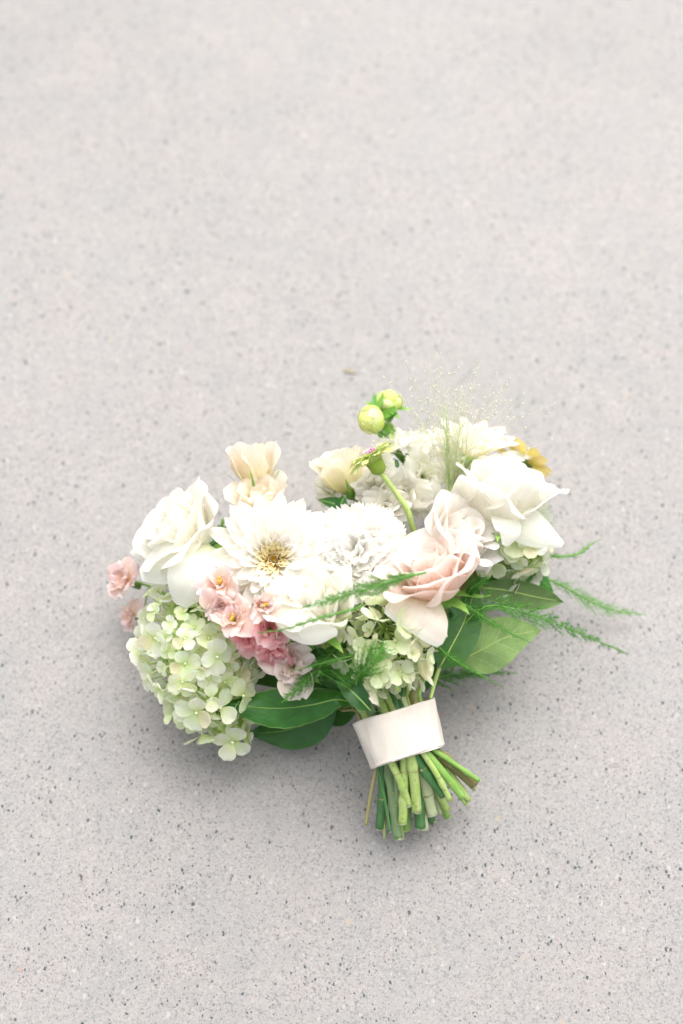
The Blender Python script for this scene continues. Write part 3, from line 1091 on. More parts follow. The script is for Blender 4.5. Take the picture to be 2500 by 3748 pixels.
def build_carnation(label, pos, d, s, seed, n=46, key=None, roll=0):
    rng = random.Random(seed)
    d = Vector(d)
    base = Vector(pos) - d * s * 0.75
    t = thing('carnation', label, 'carnation', orient(base, d, roll))

    for i in range(n):
        f = i / (n - 1)
        L = s * (rng.uniform(0.98, 1.12) if f < 0.4 else 1.0 + 0.24 * f) * rng.uniform(0.94, 1.05)
        W = s * (0.66 + 0.30 * f) * rng.uniform(0.85, 1.1)
        A = np.array([4, 6, 16, 36, 64])
        B = np.array([18, 32, 56, 80, 100])
        phis = A * (1 - f) + B * f + rng.uniform(-9, 9) * np.array([0, .5, 1, 1.2, 1.4])
        teeth = [rng.uniform(0.0, 0.10) for _ in range(27)]

        def top(sx, teeth=teeth):
            k = int(round((sx + 1) / 2 * 26))
            return 1 - 0.22 * abs(sx) ** 2.2 - (teeth[k] if k % 2 else 0.0)

        def wf(q):
            return 0.12 + 0.88 * sm((q - 0.12) / 0.80)
        V, F, UV = petal(L, W, phis, wf, top, R=s * (0.5 + 0.5 * f), nu=27, nv=13,
                         ruf=(s * rng.uniform(0.04, 0.085), rng.uniform(2.2, 3.6), rng.uniform(0, 6)), twist=rng.uniform(-.3, .3))
        link_mesh('petal', make_mesh('carnation_petal', V, F, UV), 'carnation', t,
                  RZ(i * 137.5 + rng.uniform(-15, 15)) @ TR(s * 0.05 * f, 0, s * 0.05 * (1 - f)), tint(rng, 0.04))
    for i in range(16):                       # crumpled heart petals
        f = i / 15
        ph = np.array([10, 20, 44, 66, 82]) * (0.40 + 0.7 * f) + rng.uniform(-12, 12)
        V, F, UV = petal(s * rng.uniform(0.50, 0.62), s * rng.uniform(0.45, 0.6), ph, lambda q: 0.3 + 0.7 * sm(q / 0.8), lambda q: 1 - 0.15 * q * q - 0.05 * abs(math.sin(14 * q)), R=s * 0.4, nu=15, nv=9,
                         ruf=(s * rng.uniform(0.03, 0.06), rng.uniform(1.6, 2.6), rng.uniform(0, 6)))
        link_mesh('petal', make_mesh('carnation_petal', V, F, UV), 'carnation', t, RZ(i * 137.5) @ TR(s * 0.10 * f, 0, s * (0.56 - 0.10 * f)), tint(rng, 0.03))
    bag = Bag()
    V, F, UV = tube([Vector((0, 0, -s * 0.25)), Vector((0, 0, 0)), Vector((0, 0, s * 0.35))], [s * 0.10, s * 0.15, s * 0.16], seg=10)
    bag.add(V, F, UV)
    bag.build('calyx', 'sepal', t)
    if key:
        add_stem(t, key, base - d * s * 0.25, d)
    return t


def build_lisianthus(label, pos, d, s, seed, n=15, key=None, mat='peach', roll=0, open_=1.0, via=(), group=None, sep='sepal'):
    rng = random.Random(seed)
    d = Vector(d)
    base = Vector(pos) - d * s * 0.6
    t = thing('lisianthus', label, 'lisianthus', orient(base, d, roll), group)
    for i in range(n):
        f = i / (n - 1)
        L = s * (1.0 + 0.36 * f) * rng.uniform(0.94, 1.06)
        W = s * (0.75 + 0.50 * f)
        A = np.array([24, 8, -2, 0, 8])
        B = np.array([66, 40, 20 * open_, 40 * open_, 80 * open_])
        phis = A * (1 - f) + B * f + rng.uniform(-8, 8) * np.array([0, .4, 1, 1, 1])
        V, F, UV = petal(L, W, phis, w_rose, top_rose(0.22, 0.04), R=s * (0.22 + 0.62 * f), nu=17, nv=14,
                         ruf=(s * rng.uniform(0.05, 0.10), rng.uniform(1.6, 2.8), rng.uniform(0, 6)), roll=0.25 * f, twist=rng.uniform(-.2, .2))
        link_mesh('petal', make_mesh('lisianthus_petal', V, F, UV), mat, t, RZ(i * 137.5 + rng.uniform(-12, 12)) @ TR(s * 0.05 * f, 0, 0), tint(rng, 0.05))
    bag = Bag()
    blob(bag, (0, 0, -s * 0.02), s * 0.14, 8, 5, (1, 1, 1.2))
    bag.build('calyx', sep, t)
    for k in range(5):
        V, F, UV = petal(s * 0.95, s * 0.085, [90, 64, 34, 36, 60 + 30 * rng.random()], w_sepal, nu=3, nv=10, crease=0.6)
        link_mesh('sepal', make_mesh('sepal', V, F, UV), sep, t, RZ(72 * k + 9) @ TR(s * 0.11, 0, -s * 0.06))
    if key:
        add_stem(t, key, base - d * s * 0.1, d, via=via)
    return t


def floret_meshes(tag, L, W, k=5, seed=3, cup=1.0, nu=7, nv=8, ang=78):
    rng = random.Random(seed)
    out = []
    for i in range(k):
        a = ang + rng.uniform(-16, 14)
        phis = [a - 16, a, a + 6 * cup + rng.uniform(-6, 6), a + rng.uniform(-16, 16), a + rng.uniform(-30, 16)]
        V, F, UV = petal(L * rng.uniform(0.9, 1.08), W * rng.uniform(0.9, 1.1), phis, w_round, None, R=W * rng.uniform(0.7, 1.8), nu=nu, nv=nv,
                         ruf=(W * 0.05, 1.3, rng.uniform(0, 6)))
        out.append(make_mesh(tag, V, F, UV))
    return out


def build_hydrangea(label, path, radii, seed, n=74, fs=0.0155, mat='hyd', key=None, keep=lambda p, nr: True, loose=0.25, hide=36, shape_end=True, via=(), stem_from=None, group=None, inner=True):
    """panicle of four-petalled florets set over a tapering body; path = world points of its axis, radii along it"""
    rng = random.Random(seed)
    P = catmull(path, 40)
    base = P[0]
    t = thing('hydrangea', label, 'hydrangea', orient(base, (P[-1] - P[0])), group)
    iv = inv(t)
    Lsum = sum((P[i + 1] - P[i]).length for i in range(39))
    # candidate spots over the body
    cand = []
    tot = 900
    for i in range(tot):
        u = (i + 0.5) / tot
        k = min(38, int(u * 39))
        f = u * 39 - k
        c = P[k].lerp(P[k + 1], f)
        tn = (P[k + 1] - P[k]).normalized()
        r = float(np.interp(u, np.linspace(0, 1, len(radii)), radii))
        dr = float(np.interp(min(1, u + .05), np.linspace(0, 1, len(radii)), radii) - np.interp(max(0, u - .05), np.linspace(0, 1, len(radii)), radii)) / (0.1 * Lsum)
        a = i * 2.39996
        s1 = tn.cross(Vector((0.2, 0.1, 1))).normalized()
        s2 = s1.cross(tn)
        nr = (s1 * math.cos(a) + s2 * math.sin(a))
        p = c + nr * (r * (1 + 0.10 * math.sin(3 * a + 9 * u + seed) * math.sin(14 * u + seed)))
        nn = (nr - tn * dr * 1.0).normalized()
        cand.append((p, nn, c))
    rng.shuffle(cand)
    cand.sort(key=lambda q: -round((CAM - q[0]).normalized().dot(q[1]) * 2))
    # spread them: greedy spacing
    chosen = []
    gap = fs * 0.86
    for p, nn, c in cand:
        if p.z < 0.006:
            continue
        if all((p - q[0]).length > gap for q in chosen):
            chosen.append((p, nn, c))
    tocam = lambda q: (CAM - q[0]).normalized().dot(q[1])
    vis = [q for q in chosen if keep(q[0], q[1])]
    vis.sort(key=lambda q: -tocam(q))
    front, back = vis[:n], vis[n:n + hide]
    meshes = floret_meshes('hydrangea_petal', fs, fs * 0.98, 7, seed)
    eye = Bag()
    blob(eye, (0, 0, 0.0006), fs * 0.085, 6, 4)
    V, F, UV = tube([Vector((0, 0, 0)), Vector((0, 0, -fs * 0.9))], [fs * 0.035, fs * 0.03], seg=5)
    eye.add(V, F, UV)
    eyeme = make_mesh('floret_eye', eye.V, eye.F, eye.UV)
    for p, nn, c in front:
        dd = (nn + Vector((rng.uniform(-1, 1), rng.uniform(-1, 1), rng.uniform(-1, 1))) * 0.55).normalized()
        out = rng.uniform(-0.5, 0.5) * fs * 0.8 * (1 + loose)
        m = iv @ orient(p + nn * out, dd, rng.uniform(0, 90), rng.choice((0.62, 0.8, 0.95, 1.05, 1.15, 1.3)) * rng.uniform(0.93, 1.07))
        fl = link_mesh('floret', eyeme, 'button', t, m)
        k = rng.random()
        base_c = (1 - 0.10 * k * k, 1 - 0.03 * k * k, 1 - 0.28 * k * k)
        for j in range(4):
            if rng.random() < 0.03:
                continue
            link_mesh('petal', rng.choice(meshes), mat, fl, RZ(90 * j + rng.uniform(-9, 9)) @ TR(fs * 0.03, 0, 0.0004 * (j % 2)) @ RX(rng.uniform(-20, 20)) @ RY(rng.uniform(-26, 16)),
                      tuple(x * (1 - 0.06 * rng.random()) for x in base_c) if rng.random() > 0.06 else (0.93, 0.86, 0.70))
    # florets of the far side and the green ones deep inside
    bag = Bag()
    outer = Bag()
    for lst, kk, bag in ((back, 0.0, outer), ([q for q in chosen if inner], 0.42, bag)):
        for p, nn, c in lst:
            pp = p.lerp(c, kk)
            dd = (nn + Vector((rng.uniform(-1, 1), rng.uniform(-1, 1), rng.uniform(-1, 1))) * 0.5).normalized()
            m = orient(pp, dd, rng.uniform(0, 90), rng.uniform(0.75, 1.0))
            for j in range(4):
                V, F, UV = petal(fs, fs * 0.95, [60, 74, 80, 84, 70], w_round, None, R=fs, nu=4, nv=5)
                bag.add(V, F, UV, m @ RZ(90 * j))
    if bag.V:
        bag.build('inner_florets', 'hyd_in', t, inv=iv, kind='stuff')
    if outer.V:
        outer.build('packed_florets', mat, t, inv=iv, kind='stuff')
    # branching flower stalks
    bag = Bag()
    V, F, UV = tube(P[::3], [0.0022] * len(P[::3]), seg=6)
    bag.add(V, F, UV)
    for p, nn, c in chosen:
        V, F, UV = tube([c - (P[-1] - P[0]).normalized() * 0.012, c.lerp(p, 0.5), p], [0.0010, 0.0008, 0.0006], seg=4)
        bag.add(V, F, UV)
    bag.build('flower_stalks', 'pedicel', t, inv=iv, kind='stuff')
    if key:
        add_stem(t, key, stem_from if stem_from is not None else base, None, via=via)
    return t


def add_floret(root, pos, d, s, mat, rng, n=9, stamens=True, tight=0.0):
    """ruffled double floret of a stock spike: eye with stamens, crumpled petals"""
    iv = inv(root)
    m = iv @ orient(pos, d, rng.uniform(0, 360))
    bag = Bag()
    V, F, UV = tube([Vector((0, 0, -s * 0.55)), Vector((0, 0, -s * 0.1)), Vector((0, 0, s * 0.12))], [s * 0.11, s * 0.13, s * 0.05], seg=6)
    bag.add(V, F, UV)
    fl = link_mesh('floret', make_mesh('floret_tube', bag.V, bag.F, bag.UV), 'sepal', root, m)
    for i in range(n):
        f = i / max(1, n - 1)
        L = s * (0.55 + 0.50 * f) * rng.uniform(0.8, 1.15)
        W = s * (0.60 + 0.60 * f) * rng.uniform(0.8, 1.2)
        A = np.array([14, 10, 16, 30, 60])
        B = np.array([34, 62, 84, 96, 108]) * (1 - tight)
        ph = A * (1 - f) + B * f + rng.uniform(-16, 16)
        V, F, UV = petal(L, W, ph, w_rose, lambda q: 1 - 0.28 * q * q - 0.10 * (1 - min(1, abs(q) * 5)), R=s * (0.25 + 0.6 * f), nu=11, nv=9,
                         ruf=(s * rng.uniform(0.10, 0.19), rng.uniform(1.6, 3.4), rng.uniform(0, 6)), twist=rng.uniform(-.6, .6), roll=rng.uniform(-.2, .4))
        link_mesh('petal', make_mesh('stock_petal', V, F, UV), mat, fl, RZ(i * 137.5 + rng.uniform(-20, 20)) @ TR(s * 0.04, 0, 0) @ RX(rng.uniform(-12, 12)), tint(rng, 0.08))
    if stamens:
        bag = Bag()
        for k in range(6):
            a = k * 1.05 + rng.random()
            r = s * 0.10 * rng.random()
            p0 = Vector((0, 0, 0))
            p1 = Vector((r * math.cos(a), r * math.sin(a), s * rng.uniform(0.35, 0.55)))
            V, F, UV = tube([p0, p1], [s * 0.018, s * 0.015], seg=4)
            bag.add(V, F, UV)
            blob(bag, p1, s * 0.055, 5, 4, (1, 0.7, 1.7))
        o = bag.build('stamens', 'stamen', fl)
    return fl


def build_stock(label, spine, florets, mat, seed, key=None, group=None, leaves=0, r=0.002, via=()):
    """stock spike: spine = world points; florets = (pos, facing, size, petals, stamens, material)"""
    rng = random.Random(seed)
    P = catmull(spine, 16)
    t = thing('stock', label, 'stock', orient(P[0], (P[-1] - P[0])), group)
    bag = Bag()
    V, F, UV = tube(P, [r] * 8 + [r * 0.7] * 8, seg=7)
    bag.add(V, F, UV)
    for fl in florets:
        p = Vector(fl[0])
        k = min(range(16), key=lambda i: (P[i] - p).length)
        V, F, UV = tube([P[max(0, k - 1)], p - Vector(fl[1]) * fl[2] * 0.5], [0.0009, 0.0008], seg=5)
        bag.add(V, F, UV)
    bag.build('spike', 'stem', t, inv=inv(t))
    for fl in florets:
        add_floret(t, Vector(fl[0]), Vector(fl[1]), fl[2], fl[5] if len(fl) > 5 else mat, rng, fl[3], fl[4], fl[6] if len(fl) > 6 else 0.0)
    for k in range(leaves):
        p = P[2 + k * 3 % 12]
        dv = Vector((rng.uniform(-1, 1), rng.uniform(-1, 0.5), rng.uniform(0, 1))).normalized()
        sheet(t, 'leaf', [p, p + dv * 0.02, p + dv * 0.035 - Vector((0, 0, 0.008))], leafw(0.009), Vector((0, -0.4, 1)), 'leaf_mid', cup=0.3, nu=5, nv=9)
    if key:
        add_stem(t, key, P[0], (P[-1] - P[0]).normalized(), r_top=r, via=via)
    return t


def build_fern(label, spine, spread, seed, mat='fern', key=None, dens=1.0, branch=True, nhint=None, group='asparagus fern sprigs', needle=0.0056, mid=0.45, via=()):
    """asparagus fern sprig: wiry stem, short side twigs all in one plane, hair-fine needles"""
    rng = random.Random(seed)
    P = catmull(spine, 60)
    t = thing('asparagus_fern', label, 'fern', orient(P[0], (P[-1] - P[0])), group)
    iv = inv(t)
    nh = Vector(nhint) if nhint is not None else (UPV * 0.4 - FWD).normalized()
    stem = Bag()
    V, F, UV = tube(P[::3] + [P[-1]], list(np.linspace(0.0011, 0.0003, len(P[::3]) + 1)), seg=5)
    stem.add(V, F, UV)
    twigs = []
    Ltot = sum((P[i + 1] - P[i]).length for i in range(59))
    for i in range(3, 60):
        u = i / 59
        tn = (P[min(59, i + 1)] - P[i - 1]).normalized()
        side = tn.cross(nh).normalized()
        for sgn in (-1, 1):
            if not branch or rng.random() > 0.85:
                continue
            env = math.sin(min(1.0, u / mid) * math.pi / 2) * (1 - max(0, (u - mid) / (1 - mid))) ** 0.8
            ln = spread * env * (0.25 + 0.95 * abs(math.sin(i * 0.55 + seed + sgn)) * rng.uniform(0.6, 1.2))
            if ln < 0.002:
                continue
            dv = (tn * rng.uniform(0.8, 1.25) + side * sgn * rng.uniform(0.5, 0.95) + nh * rng.uniform(-0.30, 0.30)).normalized()
            e = P[i] + dv * ln + tn * ln * 0.25
            mdl = P[i] + dv * ln * 0.5
            twigs.append((P[i], mdl, e, u))
            V, F, UV = tube([P[i], mdl, e], [0.00035, 0.00028, 0.00018], seg=3, caps=False)
            stem.add(V, F, UV)
    stem.build('stem', 'fern_stem', t, inv=iv)
    nv_, nf_ = [], []

    def needles(a, b, cnt, ln):
        ax = (b - a)
        if ax.length < 1e-6:
            return
        tn = ax.normalized()
        s1 = tn.cross(nh).normalized()
        s2 = s1.cross(tn)
        for k in range(cnt):
            p = a.lerp(b, rng.random())
            if p.z < 0.003:
                p.z = 0.003
            an = rng.uniform(0, 6.283)
            dv = (tn * rng.uniform(0.35, 1.1) + (s1 * math.cos(an) + s2 * math.sin(an) * 0.6)).normalized()
            l2 = ln * rng.uniform(0.5, 1.15)
            q = dv.cross(Vector((rng.uniform(-1, 1), rng.uniform(-1, 1), rng.uniform(-1, 1)))).normalized() * 0.00017
            o = len(nv_)
            nv_.extend([iv @ (p - q), iv @ (p + q), iv @ (p + dv * l2)])
            nf_.append((o, o + 1, o + 2))
    for a, m_, b, u in twigs:
        L2 = (b - a).length
        c = max(4, int(L2 / 0.001 * 2.6 * dens))
        needles(a, m_, c // 2, needle * 0.75)
        needles(m_, b, c // 2, needle * 0.7)
    for i in range(6, 59):
        needles(P[i], P[i + 1], int((P[i + 1] - P[i]).length / 0.001 * 2.4 * dens) + 1, needle * (1 - 0.5 * i / 59))
    me = make_mesh('needles', nv_, nf_)
    link_mesh('needles', me, mat, t, None, None, 'stuff')
    if key:
        add_stem(t, key, P[0], (P[-1] - P[0]).normalized(), r_top=0.0011, via=via)
    return t


def build_leaf_sprig(name, label, cat, twig, leaves, key=None, group=None, r=0.0016, tmat='stem', via=()):
    """twig with broad leaves: leaves = dict(P, w, n, mat, ...)"""
    P = catmull(twig, 16)
    t = thing(name, label, cat, orient(P[0], (P[-1] - P[0])), group)
    bag = Bag()
    V, F, UV = tube(P, r, seg=8)
    bag.add(V, F, UV)
    for lf in leaves:
        b = Vector(lf['P'][0])
        k = min(range(16), key=lambda i: (P[i] - b).length)
        V, F, UV = tube([P[k], P[k].lerp(b, 0.5), b], [0.0012, 0.001, 0.0009], seg=6)
        bag.add(V, F, UV)
    bag.build('twig', tmat, t, inv=inv(t))
    for lf in leaves:
        o = sheet(t, 'leaf', lf['P'], lf.get('W') or leafw(lf['w']), lf['n'], lf['mat'], cup=lf.get('cup', 0.15), wave=lf.get('wave', (0, 0, 0)), nu=11, nv=26,
                  roll=lf.get('roll', 0.0), jag=lf.get('jag', 0.0), color=lf.get('color'), asym=lf.get('asym', 0))
        # raised midrib on the back of the blade
        C = catmull(lf['P'], 14)
        V, F, UV = tube(C[:-1], list(np.linspace(0.0010, 0.0003, 13)), seg=5)
        iv = inv(t)
        link_mesh('midrib', make_mesh('midrib', [iv @ v for v in V], F, UV), 'pedicel' if lf['mat'] in ('leaf_pale', 'leaf_grey', 'leaf_mid') else 'stem', o)
    if key:
        add_stem(t, key, P[0], (P[-1] - P[0]).normalized(), r_top=r, via=via)
    return t


exec_order = []
# ------------------------------------------------------------------ THE BOUQUET
T = face

# --- roses
rs = build_rose('ivory white rose sitting on top of the long pale green hydrangea', at(655, 1950, 0.125), T(-0.66, 0.55, 0.40), 0.050, 'white_rose', 11, n=26, openness=0.95, key='b', droop=20)
sheet(rs, 'petal', [at(775, 2000, 0.135), at(735, 2060, 0.158), at(685, 2140, 0.155), at(655, 2215, 0.135)], [0.022, 0.040, 0.050, 0.052, 0.046, 0.034, 0.014], T(0, 0.1, 1), 'white_rose', cup=-0.30, wave=(0.0015, 1.3, 0), nu=13)
sheet(rs, 'petal', [at(760, 1985, 0.125), at(690, 2010, 0.145), at(600, 2060, 0.140), at(515, 2105, 0.125)], [0.020, 0.036, 0.046, 0.046, 0.034, 0.012], T(-0.1, 0.3, 1), 'white_rose', cup=-0.25, wave=(0.002, 1.1, 1), nu=13)
rs = build_rose('creamy white rose between the carnation, the golden-hearted dahlia and the pink stock', at(1135, 2225, 0.155), T(-0.30, 0.74, 0.60), 0.046, 'white_rose', 23, n=26, openness=0.60, key='d')
sheet(rs, 'petal', [at(1010, 2190, 0.165), at(1060, 2260, 0.182), at(1140, 2310, 0.182), at(1235, 2315, 0.172)], [0.010, 0.026, 0.030, 0.028, 0.022, 0.006], T(0.0, 0.0, 1), 'white_rose', cup=-0.25, nu=13)
rs = build_rose('blush pink rose open wide beside the frilly carnation', at(1585, 2095, 0.165), T(-0.38, 0.80, 0.46), 0.047, 'blush', 37, n=30, openness=0.95, flat=0.1, key='e')
sheet(rs, 'petal', [at(1575, 2180, 0.155), at(1548, 2230, 0.178), at(1515, 2285, 0.178), at(1498, 2312, 0.174)], [0.026, 0.050, 0.060, 0.061, 0.056], T(0.0, 0.25, 1), 'blush', cup=-0.12, wave=(0.0012, 1, 0), nu=15, color=(1.0, 1.05, 1.05), roll=-0.10)
build_rose('pale off-white rose behind the blush pink rose', at(1685, 1955, 0.152), T(0.60, 0.62, 0.50), 0.041, 'pale_blush', 43, n=24, openness=1.15, flat=0.2, key='n', droop=15)
rs = build_rose('large white rose seen from its side above the pale green hydrangea by the ochre zinnia', at(1835, 1825, 0.140), T(0.16, 0.96, 0.12), 0.054, 'white_rose', 62, n=26, openness=0.62, key='h', droop=8)
sheet(rs, 'petal', [at(1820, 1900, 0.135), at(1850, 1900, 0.165), at(1868, 1945, 0.168), at(1850, 1998, 0.160)], [0.012, 0.024, 0.026, 0.020, 0.006], T(0.2, 0.1, 1), 'white_rose', cup=-0.3, nu=13)
sheet(rs, 'petal', [at(1830, 1890, 0.130), at(1905, 1905, 0.155), at(1980, 1950, 0.150), at(2062, 1994, 0.140)], [0.018, 0.036, 0.038, 0.026, 0.006], T(0.1, 0.2, 1), 'white_rose', cup=-0.3, nu=13)

# --- dahlias
build_dahlia('cream white dahlia with golden heart facing upward', at(1000, 2045, 0.148), T(-0.02, 0.12, 0.99), 0.056, 7, n=172, key='c')
build_dahlia('white dahlia without golden heart behind the feathery grass', at(1722, 1640, 0.10), T(0.10, 0.88, 0.42), 0.057, 17, n=60, key='g', heart=False)

# --- carnation
build_carnation('frilly white carnation between dahlia and blush rose', at(1315, 2022, 0.150), T(0.02, 0.22, 0.97), 0.054, 5, n=66, key='p')

# --- lisianthus
build_lisianthus('peach lisianthus cup standing above another peach bloom, green sepals showing below it', at(932, 1700, 0.12), T(-0.10, 0.98, 0.05), 0.038, 3, n=14, key='t', open_=0.45)
build_lisianthus('ruffled peach lisianthus tucked behind the cream dahlia', at(955, 1830, 0.12), T(-0.15, 0.80, 0.55), 0.038, 8, n=15, key='z')
build_lisianthus('creamy yellow lisianthus next to the lime zinnia', at(1255, 1720, 0.125), T(-0.30, 0.93, 0.15), 0.039, 13, n=14, key='u', open_=0.75, mat='cream_yellow')

# --- hydrangeas
build_hydrangea('long pale green hydrangea panicle resting on the concrete below the ivory white rose', [at(800, 2215, 0.090), at(735, 2330, 0.080), at(760, 2480, 0.068), at(870, 2695, 0.040)],
                [0.036, 0.054, 0.056, 0.050, 0.036, 0.008], 2, n=75, fs=0.0146, key='m', hide=320)
build_hydrangea('pale green hydrangea head under the large side-on white rose', [at(1800, 1945, 0.105), at(1880, 1985, 0.10), at(1985, 2020, 0.085)],
                [0.024, 0.036, 0.038, 0.030, 0.010], 6, n=46, fs=0.0160, key='q')
build_hydrangea('loose cream hydrangea hanging just above the satin ribbon', [at(1400, 2250, 0.125), at(1425, 2370, 0.132), at(1455, 2530, 0.132)],
                [0.026, 0.036, 0.034, 0.025, 0.010], 9, n=50, fs=0.0136, mat='hyd_c', key='s', inner=False, loose=0.9, hide=8)

# --- stocks: pink spike in front, pale one under the rose, two florets at the far left, white ones behind
build_stock('pink and salmon stock spike between long hydrangea and creamy white rose', [at(1060, 2400, 0.09), at(960, 2330, 0.10), at(850, 2260, 0.115), at(790, 2140, 0.12)],
            [(at(812, 2148, 0.150), T(-0.1, 0.5, 0.85), 0.026, 9, True, 'salmon'),
             (at(815, 2215, 0.150), T(-0.2, -0.2, 0.95), 0.022, 7, False, 'salmon'),
             (at(858, 2275, 0.150), T(-0.1, 0.4, 0.9), 0.026, 9, True, 'salmon'),
             (at(905, 2325, 0.140), T(0.1, -0.5, 0.85), 0.021, 7, False, 'pink'),
             (at(988, 2305, 0.142), T(0.2, 0.4, 0.85), 0.026, 10, False, 'pink'),
             (at(1000, 2365, 0.130), T(0.1, -0.7, 0.7), 0.025, 9, False, 'pink')], 'pink', 31, key='k', leaves=3)
build_stock('peach stock bud opening on yellow stamens under the cream dahlia', [at(1010, 2300, 0.10), at(985, 2250, 0.11), at(950, 2215, 0.12)],
            [(at(955, 2212, 0.168), T(0.35, 0.0, 0.9), 0.0230, 7, True, 'salmon', 0.45)], 'salmon', 33, key='x', r=0.0014)
build_stock('pale dusty pink stock floret in the shade under the creamy white rose', [at(1180, 2500, 0.08), at(1120, 2470, 0.085), at(1085, 2445, 0.09)],
            [(at(1075, 2440, 0.112), T(-0.2, 0.25, 0.9), 0.0294, 10, False, 'palepink'),
             (at(1120, 2455, 0.090), T(0.4, -0.2, 0.9), 0.0205, 7, False, 'palepink')], 'palepink', 35, key='y', leaves=1)
build_stock('soft pink stock florets poking out from behind the long hydrangea over the concrete', [at(800, 2250, 0.06), at(640, 2190, 0.055), at(560, 2150, 0.05), at(480, 2125, 0.05)],
            [(at(470, 2130, 0.058), T(-0.60, 0.35, 0.70), 0.0282, 9, False, 'salmon'),
             (at(492, 2258, 0.038), T(-0.7, 0.1, 0.65), 0.0205, 7, False, 'salmon')], 'pink', 36, key='j', leaves=3)
build_stock('white stock spike beside the dahlia buds', [at(1480, 1950, 0.12), at(1460, 1850, 0.12), at(1470, 1740, 0.12), at(1490, 1660, 0.12)],
            [(at(1450, 1650, 0.125), T(-0.5, 0.6, 0.5), 0.0282, 9, False), (at(1510, 1655, 0.12), T(0.2, 0.8, 0.4), 0.0282, 9, False),
             (at(1405, 1720, 0.125), T(-0.6, 0.2, 0.6), 0.0256, 9, False), (at(1540, 1745, 0.12), T(0.4, 0.2, 0.8), 0.0282, 9, False),
             (at(1475, 1800, 0.125), T(-0.2, 0.1, 0.9), 0.0282, 9, False), (at(1540, 1835, 0.12), T(0.3, -0.1, 0.9), 0.0230, 8, False)], 'white_stock', 38, key='w')
build_stock('white stock spike rising behind the carnation under the lisianthus', [at(1400, 2000, 0.12), at(1390, 1920, 0.12), at(1380, 1840, 0.12)],
            [(at(1380, 1790, 0.125), T(-0.3, 0.3, 0.8), 0.0294, 10, False), (at(1420, 1850, 0.13), T(0.1, 0.2, 0.9), 0.0282, 9, False),
             (at(1225, 1800, 0.09), T(-0.5, 0.4, 0.6), 0.0230, 8, False), (at(1350, 1870, 0.12), T(-0.3, 0, 0.9), 0.0230, 8, False)], 'white_stock', 39, key='C')


# --- zinnias
def build_lime_zinnia():
    rng = random.Random(71)
    d = T(-0.50, 0.86, -0.02)
    pos = at(1385, 1715, 0.165)
    s = 0.023
    t = thing('zinnia', 'lime green zinnia in side view on a bare hairy stem', 'zinnia', orient(pos, d), 'zinnias')
    bag = Bag()
    V, F, UV = tube([Vector((0, 0, -s * 0.25)), Vector((0, 0, -s * 0.1)), Vector((0, 0, s * 0.25)), Vector((0, 0, s * 0.5))], [s * 0.13, s * 0.32, s * 0.36, s * 0.28], seg=14)
    bag.add(V, F, UV)
    bag.build('cup', 'lime', t)
    for k in range(34):                       # overlapping scales of the cup
        row = k // 11
        V, F, UV = petal(s * 0.36, s * 0.26, [40 - row * 10, 10, 2, 0, 10], w_round, None, R=s * 0.5, nu=5, nv=6)
        link_mesh('bract', make_mesh('bract', V, F, UV), 'lime', t, RZ(k * 360 / 11 + row * 16) @ TR(s * (0.22 + 0.07 * row), 0, s * (-0.14 + 0.20 * row)))
    for k in range(30):
        f = k / 29
        L = s * (0.62 + 0.55 * f) * rng.uniform(0.8, 1.15)
        V, F, UV = petal(L, s * rng.uniform(0.30, 0.42), [30 + 40 * f, 55 + 25 * f, 70 + 26 * f, 80 + 36 * f, 84 + 50 * f], lambda q: 0.35 + 0.65 * sm(q / 0.7), lambda q: 1 - 0.12 * q * q + 0.06 * math.cos(9 * q), R=s * 0.35, nu=7, nv=8,
                         ruf=(s * 0.03, 1.5, rng.uniform(0, 6)))
        link_mesh('petal', make_mesh('zinnia_petal', V, F, UV), 'lime', t, RZ(k * 137.5) @ TR(s * 0.2, 0, s * (0.52 - 0.15 * f)), tint(rng, 0.15))
    bag = Bag()
    for k in range(28):
        a, r = k * 2.4, s * 0.30 * math.sqrt(k / 28)
        blob(bag, (r * math.cos(a), r * math.sin(a), s * (0.66 + 0.16 * rng.random())), s * 0.045, 5, 4, (1, 1, 1.8))
    bag.build('heart', 'pinkcentre', t, kind='stuff')
    add_stem(t, 'f', pos - d * s * 0.2, None, r_top=0.0026, via=(at(1455, 1812, 0.150), at(1500, 1892, 0.140), at(1530, 2100, 0.10)), mat='stem_lime')


def build_ochre_zinnia():
    rng = random.Random(73)
    d = T(0.55, 0.62, -0.35)
    pos = at(1905, 1705, 0.075)
    s = 0.030
    t = thing('zinnia', 'ochre yellow zinnia turned away behind the large white rose', 'zinnia', orient(pos, d), 'zinnias')
    bag = Bag()
    V, F, UV = tube([Vector((0, 0, -s * 0.3)), Vector((0, 0, -s * 0.1)), Vector((0, 0, s * 0.2))], [s * 0.12, s * 0.32, s * 0.36], seg=12)
    bag.add(V, F, UV)
    bag.build('cup', 'dsepal', t)
    for k in range(15):
        f = k / 14
        V, F, UV = petal(s * (0.8 + 0.35 * f), s * 0.36, [40 + 30 * f, 60 + 20 * f, 74 + 14 * f, 80 + 16 * f, 84 + 22 * f], lambda q: 0.3 + 0.7 * sm(q / 0.7), lambda q: 1 - 0.2 * q * q, R=s * 0.5, nu=7, nv=8)
        link_mesh('petal', make_mesh('zinnia_petal', V, F, UV), 'ochre', t, RZ(k * 137.5) @ TR(s * 0.14, 0, s * (0.15 - 0.12 * f)), tint(rng, 0.15))
    add_stem(t, 'i', pos - d * s * 0.3, d)


build_lime_zinnia()
build_ochre_zinnia()


